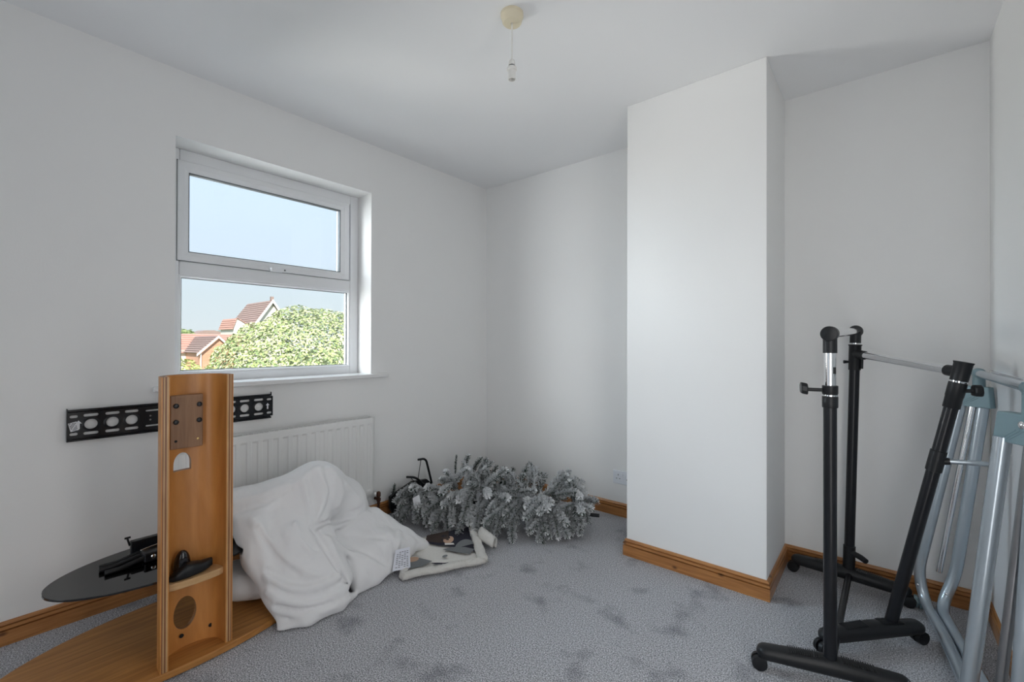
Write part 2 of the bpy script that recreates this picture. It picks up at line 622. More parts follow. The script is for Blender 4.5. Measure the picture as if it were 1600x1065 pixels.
ring((-2.072, -1.153, 1.534, 2.030), (-2.024, -1.209, 1.580, 1.978), -0.20, -0.141, -0.152).build('opening_sash', M['upvc'], win, bevel=0.003)
ring((-2.0745, -1.1505, 1.5315, 2.0325), (-2.068, -1.157, 1.538, 2.026), -0.19, -0.1520, -0.1520).build('sash_gasket', M['gasket'], win)
ring((-2.062, -1.140, 0.972, 1.466), (-2.050, -1.152, 0.986, 1.452), -0.20, -0.158, -0.170).build('glazing_bead', M['upvc'], win)
ring((-2.052, -1.150, 0.984, 1.454), (-2.047, -1.155, 0.989, 1.449), -0.186, -0.171, -0.173).build('pane_gasket', M['gasket'], win)
ring((-2.026, -1.207, 1.578, 1.980), (-2.020, -1.213, 1.584, 1.974), -0.186, -0.153, -0.156).build('pane_gasket', M['gasket'], win)
B().box((-0.184, -2.050, 0.986), (-0.178, -1.152, 1.452)).build('pane', M['pane'], win)
B().box((-0.184, -2.024, 1.580), (-0.178, -1.209, 1.978)).build('pane', M['pane'], win)
hd = B()
hd.box((-0.142, -1.648, 1.540), (-0.126, -1.556, 1.560))
hd.box((-0.128, -1.648, 1.528), (-0.100, -1.580, 1.549))
h = hd.build('handle', M['upvc'], win, bevel=0.003)
B().box((-0.131, -1.574, 1.539), (-0.122, -1.562, 1.548)).build('latch', M['gasket'], h, bevel=0.002)
sl = B().prism([(-0.158, WY0), (0.0, WY0), (0.0, -2.197), (0.034, -2.197), (0.034, -0.968), (0.0, -0.968), (0.0, WY1), (-0.158, WY1)], (0, 0, 0.905), (1, 0, 0), (0, 1, 0), (0, 0, 0.0235))
sl.build('window_sill', M['gloss_white'], win, bevel=0.004, seg=3)

# ------------------------------------------------------------------ radiator
rad = tag(empty('radiator', (0.05, -1.62, 0.10)), 'white fluted panel radiator under the window', 'radiator')
RY0, RY1, RZ0, RZ1, RX = -2.14, -1.115, 0.172, 0.668, 0.092
ys, xs = [RY0], [0]
pitch = 0.0502
ny = int((RY1 - RY0) / pitch)
y = RY0 + ((RY1 - RY0) - ny * pitch) / 2
for i in range(ny):
    c = y + (i + 0.5) * pitch
    for dy, d in ((-0.0165, 0), (-0.0108, -0.005), (0.0108, -0.005), (0.0165, 0)):
        ys.append(c + dy)
        xs.append(d)
ys.append(RY1)
xs.append(0)
zs = [(RZ0, 0), (RZ0 + 0.045, 0), (RZ0 + 0.055, 1), (RZ1 - 0.048, 1), (RZ1 - 0.038, 0), (RZ1 - 0.004, 0), (RZ1, -1)]
vs = []
for z, k in zs:
    for yy, d in zip(ys, xs):
        vs.append((RX + (d if k == 1 else (0 if k == 0 else -0.004)), yy, z))
n = len(ys)
fs = [(r * n + i, r * n + i + 1, (r + 1) * n + i + 1, (r + 1) * n + i) for r in range(len(zs) - 1) for i in range(n - 1)]
o = B().add(vs, fs).build('front_panel', M['radiator'], rad, smooth=True, angle=25)
md = o.modifiers.new('thick', 'SOLIDIFY'); md.thickness = 0.0025; md.offset = -1
B().box((0.028, RY0, RZ0), (0.034, RY1, RZ1)).build('back_panel', M['radiator'], rad, bevel=0.002)
B().box((0.030, RY0, RZ0 + 0.01), (RX - 0.002, RY0 + 0.003, RZ1 - 0.003)).build('side_panel', M['radiator'], rad)
B().box((0.030, RY1 - 0.003, RZ0 + 0.01), (RX - 0.002, RY1, RZ1 - 0.003)).build('side_panel', M['radiator'], rad)
g = B()
for i in range(40):
    yy = RY0 + 0.02 + i * (RY1 - RY0 - 0.04) / 39
    g.box((0.036, yy - 0.004, RZ1 - 0.010), (RX - 0.004, yy + 0.004, RZ1 - 0.007))
g.build('top_grille', M['radiator'], rad)
vl = B()
vl.lathe((0.06, -1.062, 0.105), (0, 0, 1), [(0, .010), (.020, .010), (.021, .014), (.036, .014), (.038, .009), (.046, .009), (.048, .0135), (.070, .0135), (.076, .010), (.080, .004)])
vl.tube([(0.06, -1.062, 0.135), (0.06, -1.090, 0.150)], 0.008)
vo = vl.build('valve', M['bronze'], rad, smooth=True)
B().tube([(0.06, -1.062, 0.0), (0.06, -1.062, 0.105)], 0.0075).build('pipe', M['bronze'], vo, smooth=True)
B().tube([(0.06, -1.116, 0.176), (0.06, -1.085, 0.176)], [0.013, 0.011]).build('valve_nut', M['radiator'], rad, smooth=True)

# ------------------------------------------------------------------ wall mounted television bracket
tvb = tag(empty('tv_wall_bracket', (0.0, -2.0755, 0.73)), 'long black slotted steel television bracket screwed under the window', 'wall bracket')
P0, P1, PC = -2.468, -1.683, -2.0755
pl = B().box((0.004, P0, 0.738), (0.007, P1, 0.843)).build('plate', M['black_steel'])
ct = B()


def slot(y, z, ly, lz, n=8):
    r = min(ly, lz) / 2
    pts = []
    for s, a0 in ((1, -90), (-1, 90)):
        for i in range(n + 1):
            a = math.radians(a0 + 180 * i / n)
            if ly >= lz:
                pts.append((y + s * (ly / 2 - r) + r * math.cos(a), z + r * math.sin(a)))
            else:
                pts.append((y + r * math.cos(a), z + r * math.sin(a)))
    ct.prism(pts, (0.0, 0, 0), (0, 1, 0), (0, 0, 1), (0.04, 0, 0))


for s in (-1, 1):
    for off in (0.3225, 0.2555, 0.1925):
        yy = PC + s * off
        ct.prism([(yy + .0205 * math.cos(2 * math.pi * i / 24), .791 + .0205 * math.sin(2 * math.pi * i / 24)) for i in range(24)], (0, 0, 0), (0, 1, 0), (0, 0, 1), (.04, 0, 0))
        slot(yy, 0.828, 0.046, 0.0115)
        slot(yy, 0.754, 0.046, 0.0115)
    slot(PC + s * 0.374, 0.826, 0.024, 0.011)
    slot(PC + s * 0.374, 0.755, 0.024, 0.011)
    slot(PC + s * 0.128, 0.800, 0.008, 0.0085)
    slot(PC + s * 0.128, 0.783, 0.008, 0.0085)
slot(PC, 0.824, 0.29, 0.007)
slot(PC, 0.757, 0.29, 0.007)
boolean(pl, ct.build('cutter', M['black_steel']))
finish(pl, tvb)
for i, off in enumerate((0.3225, 0.2555, 0.1925)):
    for s in (-1, 1):
        yy = PC + s * off
        prof = [(yy + math.cos(2 * math.pi * k / 28), .791 + math.sin(2 * math.pi * k / 28)) for k in range(28)]
        rg = B()
        ins, outs = [], []
        vs = []
        for k in range(28):
            a = 2 * math.pi * k / 28
            vs.append((0.007, yy + .029 * math.cos(a), .791 + .0275 * math.sin(a)))
            vs.append((0.0095, yy + .0235 * math.cos(a), .791 + .0235 * math.sin(a)))
            vs.append((0.0095, yy + .0205 * math.cos(a), .791 + .0205 * math.sin(a)))
            vs.append((0.004, yy + .0205 * math.cos(a), .791 + .0205 * math.sin(a)))
        fs = [(k * 4 + j, ((k + 1) % 28) * 4 + j, ((k + 1) % 28) * 4 + j + 1, k * 4 + j + 1) for k in range(28) for j in range(3)]
        rg.add(vs, fs)
        rg.build('pressed_rim', M['black_steel'], tvb, smooth=True)
rl = B().box((0.0, P0, 0.846), (0.022, P1 - 0.012, 0.849))
rl.box((0.019, P0, 0.846), (0.022, P1 - 0.012, 0.856))
rl.box((0.0, P0, 0.843), (0.003, P1 - 0.012, 0.849)).build('top_rail', M['black_steel'], tvb, bevel=0.001)
rl = B().box((0.0, P0, 0.732), (0.018, P1 - 0.012, 0.735))
rl.box((0.004, P0, 0.733), (0.007, P1 - 0.012, 0.740))
rl.box((0.016, P0, 0.727), (0.018, P1 - 0.012, 0.735)).build('bottom_rail', M['black_steel'], tvb, bevel=0.001)
B().box((0.0, P0 - 0.003, 0.727), (0.022, P0, 0.860)).build('end_lip', M['black_steel'], tvb, bevel=0.001)
B().box((0.014, P1 - 0.016, 0.846), (0.022, P1 - 0.012, 0.866)).build('end_stop', M['black_steel'], tvb, bevel=0.001)
ar = [(-.009, .004), (0, .016), (.009, .004), (.0035, .004), (.0035, -.016), (-.0035, -.016), (-.0035, .004)]
B().prism([(p[0] + PC + 0.366, p[1] + 0.791) for p in ar], (0.0071, 0, 0), (0, 1, 0), (0, 0, 1), (0.0004, 0, 0)).build('arrow_mark', M['label'], tvb)
B().prism([(p[0] * 1.1 + PC - 0.360, p[1] * 1.1 + 0.792) for p in ar], (0.0071, 0, 0), (0, 1, 0), (0, 0, 1), (0.0004, 0, 0)).build('arrow_mark', M['label'], tvb)
st = B().obox((0.0076, -2.450, 0.786), (0.0005, 0, 0), (0, 0.0125, 0.003), (0, -0.004, 0.0175)).build('sticker', M['label'], tvb)
sp = B()
for i in range(5):
    for j in range(6):
        if (i * 7 + j * 5) % 4:
            sp.obox((0.0083, -2.450 - 0.008 + i * 0.004 - (j - 2.5) * 0.0012, 0.786 - 0.0135 + j * 0.0053), (0.0001, 0, 0), (0, 0.0013, 0), (0, 0, 0.0016))
sp.build('sticker_print', M['print'], st)

# ------------------------------------------------------------------ television stand
tvs = tag(empty('television_stand', (0.42, -2.18, 0.0)), 'oak television stand with oval base and curved plywood column, smoked glass shelf behind', 'television stand')
B().prism(ellipse(0.42, -2.18, 0.27, 0.54, 0.05, 96), (0, 0, 0.004), (1, 0, 0), (0, 1, 0), (0, 0, 0.024)).build('oval_base', M['oak'], tvs, smooth=True, bevel=0.002)
# column: bent plywood, U shaped in plan, open towards the room
inner = [(.684, -2.2885), (.650, -2.2875), (.622, -2.283), (.600, -2.270), (.585, -2.248), (.578, -2.220), (.577, -2.195),
         (.580, -2.168), (.590, -2.144), (.606, -2.127), (.628, -2.119), (.648, -2.1165), (.670, -2.1155)]
inner = [Vector((p[0], p[1], 0)) for p in inner]
# refine
ref = []
for i in range(len(inner) - 1):
    p0, p1, p2, p3 = inner[max(i - 1, 0)], inner[i], inner[i + 1], inner[min(i + 2, len(inner) - 1)]
    for k in range(4):
        t = k / 4
        ref.append(0.5 * ((2 * p1) + (-p0 + p2) * t + (2 * p0 - 5 * p1 + 4 * p2 - p3) * t * t + (-p0 + 3 * p1 - 3 * p2 + p3) * t ** 3))
ref.append(inner[-1])
nn = []
for i in range(len(ref)):
    t = (ref[min(i + 1, len(ref) - 1)] - ref[max(i - 1, 0)]).normalized()
    nn.append(Vector((t.y, -t.x, 0)))
if nn[len(nn) // 2].x > 0:
    nn = [-q for q in nn]
CZ0, CZ1 = 0.028, 1.012
lay = [(0.0, 0.003, 'ply_face'), (0.003, 0.0075, 'ply_light'), (0.0075, 0.0125, 'ply_dark'), (0.0125, 0.016, 'ply_light'), (0.016, 0.0195, 'ply_dark'), (0.0195, 0.0225, 'ply_face')]
col_cut_polys = []


def col_cutter():
    c = B()
    # oval cable hole
    c.prism([(-2.2165 + .036 * math.cos(2 * math.pi * i / 40), .150 + .058 * math.sin(2 * math.pi * i / 40)) for i in range(40)], (0.50, 0, 0), (0, 1, 0), (0, 0, 1), (0.15, 0, 0))
    # arched hole below the mounting block
    pts = [(-2.2555, .666), (-2.1985, .666)]
    for i in range(15):
        a = math.pi * i / 14
        pts.append((-2.227 + .0285 * math.cos(a), .690 + .041 * math.sin(a)))
    c.prism(pts, (0.50, 0, 0), (0, 1, 0), (0, 0, 1), (0.15, 0, 0))
    return c.build('cutter', M['ply_face'])


colm = B()
mats = ['ply_face', 'ply_light', 'ply_dark']
solid = B()
n = len(ref)
for li, (d0, d1, mk) in enumerate(lay):
    ez = 0.0006 * (li % 2)
    vs = []
    for z in (CZ0, CZ1 - ez):
        for i in range(n):
            vs.append(ref[i] + nn[i] * d0 + V(0, 0, z))
        for i in range(n):
            vs.append(ref[i] + nn[i] * d1 + V(0, 0, z))
    fs = []
    for i in range(n - 1):
        fs.append((i, i + 1, 2 * n + i + 1, 2 * n + i))
        fs.append((n + i, n + i + 1, 3 * n + i + 1, 3 * n + i))
        fs.append((i, i + 1, n + i + 1, n + i))
        fs.append((2 * n + i, 2 * n + i + 1, 3 * n + i + 1, 3 * n + i))
    for i in (0, n - 1):
        fs.append((i, n + i, 3 * n + i, 2 * n + i))
    o = B().add(vs, fs).build('ply_layer', M[mk])
    boolean(o, col_cutter())
    finish(o, None, smooth=True, angle=30)
    if li == 0:
        column = o
        o.name = 'column'
        set_parent(o, tvs)
    else:
        set_parent(o, column)
blk = B().box((0.583, -2.268, 0.750), (0.603, -2.170, 0.940)).build('mounting_block', M['oak_block'], tvs, bevel=0.002)
for (yy, zz, rr) in ((-2.252, .903, .0085), (-2.182, .903, .0085), (-2.252, .846, .0085), (-2.182, .846, .0085)):
    B().lathe((0.603, yy, zz), (1, 0, 0), [(0, rr), (.004, rr), (.0055, rr * .8), (.0056, rr * .5), (.003, rr * .5)], 16).build('bolt', M['black_steel'], blk, smooth=True)
B().lathe((0.6025, -2.252, .778), (1, 0, 0), [(0, .0045), (.001, .0045)], 14).build('screw_hole', M['hole'], blk)
B().lathe((0.6025, -2.186, .778), (1, 0, 0), [(0, .0045), (.002, .004), (.003, .001)], 14).build('brass_screw', mat('brass', (.75, .55, .25), .3, 1.0), blk, smooth=True)
# small shelf inside the column
shp = [(p.x, p.y) for p in ref[4:-4]]
fr_ = [(0.655, -2.130), (0.660, -2.165), (0.662, -2.205), (0.660, -2.245), (0.655, -2.278)]
B().prism(shp + fr_, (0, 0, 0.277), (1, 0, 0), (0, 1, 0), (0, 0, 0.024)).build('inner_shelf', M['shelf_wood'], tvs, bevel=0.0015)
for (yy, zz) in ((-2.228, 0.075), (-2.140, 0.075)):
    B().lathe((0.586 if yy < -2.2 else 0.5935, yy, zz), (1, 0, 0), [(0, .007), (.0015, .007), (.0016, .001)], 16).build('bolt_hole', M['hole'], tvs)
# black clip on the inner shelf: dome with two wings
cl = empty('shelf_clip', (0.62, -2.22, 0.301))
cl.parent = tvs
cl.matrix_parent_inverse = Matrix.Translation(-tvs.location)
bm = bmesh.new()
bmesh.ops.create_uvsphere(bm, u_segments=24, v_segments=14, radius=1.0)
for v in bm.verts:
    v.co = Vector((v.co.x * 0.022, v.co.y * 0.027, (v.co.z * 0.064 if v.co.z > 0 else v.co.z * 0.02)))
    v.co += Vector((0.608 + 0.15 * max(0, v.co.z), -2.234, 0.330))
me = bpy.data.meshes.new('dome'); bm.to_mesh(me); bm.free(); me.materials.append(M['gloss_black'])
o = bpy.data.objects.new('dome', me); COL.objects.link(o); finish(o, None, True)
o.parent = tvs; o.matrix_parent_inverse = Matrix.Translation(-tvs.location)
wg = B()
sec = [(-2.283, .310, .006, .004), (-2.268, .309, .014, .010), (-2.250, .318, .024, .018), (-2.228, .326, .028, .026), (-2.205, .324, .026, .022), (-2.180, .322, .022, .018), (-2.160, .325, .016, .016), (-2.148, .328, .010, .013)]
vs, fs = [], []
for (yy, zc, hx, hz) in sec:
    for k in range(16):
        a = 2 * math.pi * k / 16
        c_, s_ = math.cos(a), math.sin(a)
        sx = math.copysign(abs(c_) ** .6, c_)
        sz = math.copysign(abs(s_) ** .6, s_)
        vs.append((0.630 + hx * sx, yy, max(0.3012, zc + hz * sz)))
for i in range(len(sec) - 1):
    for k in range(16):
        fs.append((i * 16 + k, i * 16 + (k + 1) % 16, (i + 1) * 16 + (k + 1) % 16, (i + 1) * 16 + k))
fs += [tuple(range(16)), tuple(range((len(sec) - 1) * 16, len(sec) * 16))]
o = wg.add(vs, fs).build('shelf_clip', M['black_plastic'], None, smooth=True)
o.parent = tvs; o.matrix_parent_inverse = Matrix.Translation(-tvs.location)
bpy.data.objects.remove(cl, do_unlink=True)
o.name = 'shelf_clip'
# smoked glass shelf on the back of the column
GZ0, GZ1 = 0.274, 0.282
gls = [p for p in ellipse(0.345, -2.20, 0.208, 0.36, 0.05, 96)]
B().prism(gls, (0, 0, GZ0), (1, 0, 0), (0, 1, 0), (0, 0, GZ1 - GZ0)).build('glass_shelf', M['smoked_glass'], tvs, smooth=True, bevel=0.0015)
o = B()
n = len(gls)
vs = [(p[0], p[1], z) for z in (GZ0 + .001, GZ1 - .001) for p in ellipse(0.345, -2.20, 0.2095, 0.3615, 0.05, 96)]
o.add(vs, [(i, (i + 1) % n, n + (i + 1) % n, n + i) for i in range(n)]).build('glass_edge', M['gloss_black'], tvs, smooth=True)
B().box((0.47, -2.25, 0.245), (0.557, -2.15, GZ0)).build('shelf_bracket', M['black_steel'], tvs, bevel=0.004)

# ------------------------------------------------------------------ folded mount arms lying on the glass
arm = tag(empty('tv_mount_arms', (0.28, -2.25, GZ1)), 'black folded television mount arms lying on the smoked glass shelf', 'mount')
B().box((0.235, -2.312, 0.292), (0.262, -2.05, 0.346)).build('rear_plate', M['black_steel'], arm, bevel=0.003)
B().box((0.285, -2.290, 0.284), (0.355, -2.06, 0.318)).build('hinge_block', M['black_steel'], arm, bevel=0.005)
B().box((0.262, -2.285, 0.283), (0.300, -2.06, 0.300)).build('link_plate', M['black_steel'], arm, bevel=0.003)
for (x0, x1, y1) in ((0.275, 0.283, -2.408), (0.300, 0.312, -2.412), (0.345, 0.352, -2.402)):
    pth = [(x1 + 0.02 * 0, y1, 0.291), (x1, y1 + 0.05, 0.291), (x1 - 0.006, -2.31, 0.299), (x1 - 0.012, -2.27, 0.302)]
    B().tube(arc_path(pth, 0.03), 0.0085, 10).build('folding_arm', M['black_plastic'], arm, smooth=True)
B().tube([(0.248, -2.314, 0.330), (0.248, -2.322, 0.362)], 0.0035, 8).build('hook_pin', M['black_steel'], arm, smooth=True)
B().tube([(0.248, -2.330, 0.362), (0.248, -2.312, 0.362)], 0.004, 8).build('hook_pin', M['black_steel'], arm, smooth=True)
B().lathe((0.352, -2.262, 0.303), (1, 0, 0), [(0, .008), (.006, .008), (.008, .005)], 16).build('bolt_head', M['chrome'], arm, smooth=True)
B().obox((0.300, -2.262, 0.322), (0.004, 0, 0), (0, 0.030, 0.004), (0, 0, 0.003)).build('spring_clip', M['chrome'], arm, bevel=0.001)

# ------------------------------------------------------------------ double socket
sk = tag(empty('double_socket', (1.228, -0.004, 0.21)), 'white double wall socket beside the chimney breast', 'socket')
B().box((1.155, -0.010, 0.209), (1.301, 0.0, 0.295)).build('face_plate', M['socket'], sk, bevel=0.003)
for cx in (1.192, 1.264):
    for (dx, dz, w_, h_) in ((0, .018, .004, .009), (-.011, -.006, .0065, .0045), (.011, -.006, .0065, .0045)):
        B().box((cx + dx - w_ / 2, -0.0106, .250 + dz - h_ / 2), (cx + dx + w_ / 2, -0.0098, .250 + dz + h_ / 2)).build('pin_slot', M['hole'], sk)
for cx in (1.2175, 1.2385):
    B().box((cx - .006, -0.0135, .258), (cx + .006, -0.009, .280)).build('rocker_switch', M['socket'], sk, bevel=0.0015)

# ------------------------------------------------------------------ pendant light
pn = tag(empty('pendant_light', (1.424, -1.388, H)), 'cream ceiling rose with a bare white lampholder on a short flex', 'pendant light')
pc = V(1.424, -1.388, 0)
B().lathe(pc + V(0, 0, H), (0, 0, -1), [(0, .044), (.012, .044), (.014, .042), (.034, .037), (.038, .033), (.038, .006), (.036, .004)], 40).build('ceiling_rose', M['cream'], pn, smooth=True)
B().tube([pc + V(0, 0, H - .036), pc + V(.0006, 0, 2.30), pc + V(0, 0, 2.215)], 0.0028, 10).build('flex', M['lamp_white'], pn, smooth=True)
lh = B().lathe(pc + V(0, 0, 2.222), (0, 0, -1), [(0, .006), (.003, .010), (.018, .0130), (.022, .0140), (.023, .0140)], 28).build('lampholder_cap', M['lamp_white'], pn, smooth=True)
B().lathe(pc + V(0, 0, 2.1995), (0, 0, -1), [(0, .0120), (.007, .0120)], 28).build('lampholder_gap', M['gasket'], pn, smooth=True)
B().lathe(pc + V(0, 0, 2.193), (0, 0, -1), [(0, .0160), (.003, .0190), (.012, .0190), (.014, .0152), (.048, .0148), (.0485, .0125), (.030, .0120), (.030, .001)], 28).build('lampholder', M['lamp_white'], pn, smooth=True)
B().lathe(pc + V(0, 0, 2.165), (0, 0, -1), [(0, .0118), (.002, .0118)], 20).build('contact_disc', M['hole'], pn)

# DUVET-BEGIN
# ------------------------------------------------------------------ crumpled duvet: smooth union of rounded pieces, meshed by surface nets
DLO = np.array([0.06, -2.12, -0.02]); DHI = np.array([0.90, -1.00, 0.62]); DH = 0.0075


def d_grid(h=DH):
    n = np.ceil((DHI - DLO) / h).astype(int) + 1
    ax = [DLO[i] + h * np.arange(n[i]) for i in range(3)]
    return ax, n


def seg_d(P, a, b, ra, rb):
    a = np.array(a, float); b = np.array(b, float)
    ab = b - a
    t = np.clip(((P - a) @ ab) / (ab @ ab), 0, 1)
    q = P - a - t[..., None] * ab
    return np.sqrt((q * q).sum(-1)) - (ra + (rb - ra) * t)


def tri_d(P, a, b, c, r):
    a, b, c = [np.array(p, float) for p in (a, b, c)]
    n = np.cross(b - a, c - a); n = n / np.linalg.norm(n)
    rel = P - a
    h = rel @ n
    Q = P - h[..., None] * n
    v0, v1 = b - a, c - a
    v2 = Q - a
    d00, d01, d11 = v0 @ v0, v0 @ v1, v1 @ v1
    d20, d21 = v2 @ v0, v2 @ v1
    den = d00 * d11 - d01 * d01
    v = (d11 * d20 - d01 * d21) / den
    w = (d00 * d21 - d01 * d20) / den
    ins = (v >= 0) & (w >= 0) & (v + w <= 1)
    e = np.minimum(np.minimum(seg_d(P, a, b, 0, 0), seg_d(P, b, c, 0, 0)), seg_d(P, c, a, 0, 0))
    return np.where(ins, np.abs(h), e) - r


def smin(a, b, k):
    h = np.clip(0.5 + 0.5 * (b - a) / k, 0, 1)
    return b + (a - b) * h - k * h * (1 - h)


#  kind, points, radii, blend
D_BODY = [
    ('cap', (0.33, -1.984, 0.399), (0.37, -1.79, 0.389), 0.085, 0.1, 0.05),
    ('cap', (0.37, -1.79, 0.389), (0.42, -1.654, 0.412), 0.1, 0.13, 0.05),
    ('cap', (0.42, -1.654, 0.412), (0.39, -1.504, 0.306), 0.13, 0.115, 0.05),
    ('cap', (0.39, -1.504, 0.306), (0.36, -1.414, 0.25), 0.115, 0.075, 0.05),
    ('cap', (0.36, -1.949, 0.382), (0.34, -1.687, 0.301), 0.08, 0.12, 0.05),
    ('cap', (0.36, -1.664, 0.159), (0.36, -1.387, 0.047), 0.16, 0.12, 0.05),
    ('tri', (0.47, -1.938, 0.318), (0.52, -1.724, 0.338), (0.655, -1.885, 0.109), 0.058, 0.05),
    ('tri', (0.52, -1.724, 0.338), (0.655, -1.885, 0.109), (0.7, -1.687, 0.102), 0.058, 0.05),
    ('cap', (0.46, -1.954, 0.34), (0.54, -1.951, 0.241), 0.062, 0.055, 0.04),
    ('cap', (0.54, -1.951, 0.241), (0.63, -1.92, 0.128), 0.055, 0.045, 0.04),
    ('cap', (0.63, -1.92, 0.128), (0.705, -1.931, 0.013), 0.045, 0.01, 0.04),
    ('cap', (0.585, -1.842, 0.269), (0.655, -1.765, 0.145), 0.075, 0.08, 0.05),
    ('cap', (0.712, -1.932, 0.009), (0.755, -1.849, 0.027), 0.012, 0.026, 0.03),
    ('cap', (0.755, -1.849, 0.027), (0.755, -1.723, 0.032), 0.026, 0.032, 0.03),
    ('cap', (0.755, -1.723, 0.032), (0.725, -1.631, 0.011), 0.032, 0.014, 0.03),
    ('cap', (0.7, -1.854, 0.086), (0.72, -1.741, 0.071), 0.05, 0.05, 0.04),
    ('tri', (0.5, -1.646, 0.214), (0.43, -1.347, 0.19), (0.6, -1.306, 0.063), 0.06, 0.012),
    ('tri', (0.5, -1.646, 0.214), (0.6, -1.306, 0.063), (0.675, -1.572, 0.056), 0.058, 0.012),
    ('cap', (0.45, -1.289, 0.136), (0.57, -1.244, 0.083), 0.06, 0.05, 0.04),
    ('cap', (0.57, -1.244, 0.083), (0.6, -1.112, 0.012), 0.05, 0.018, 0.04),
    ('cap', (0.6, -1.314, 0.092), (0.6, -1.148, 0.034), 0.055, 0.022, 0.03),
    ('cap', (0.705, -1.609, 0.006), (0.69, -1.508, 0.032), 0.012, 0.034, 0.03),
    ('cap', (0.69, -1.508, 0.032), (0.675, -1.406, 0.051), 0.034, 0.032, 0.03),
    ('cap', (0.675, -1.406, 0.051), (0.63, -1.256, 0.054), 0.032, 0.03, 0.03),
    ('cap', (0.64, -1.557, 0.098), (0.6, -1.391, 0.118), 0.06, 0.07, 0.04),
    ('cap', (0.38, -1.98, 0.106), (0.44, -1.913, 0.113), 0.08, 0.08, 0.04),
    ('cap', (0.46, -1.995, 0.113), (0.5, -1.923, 0.105), 0.055, 0.05, 0.04),
]
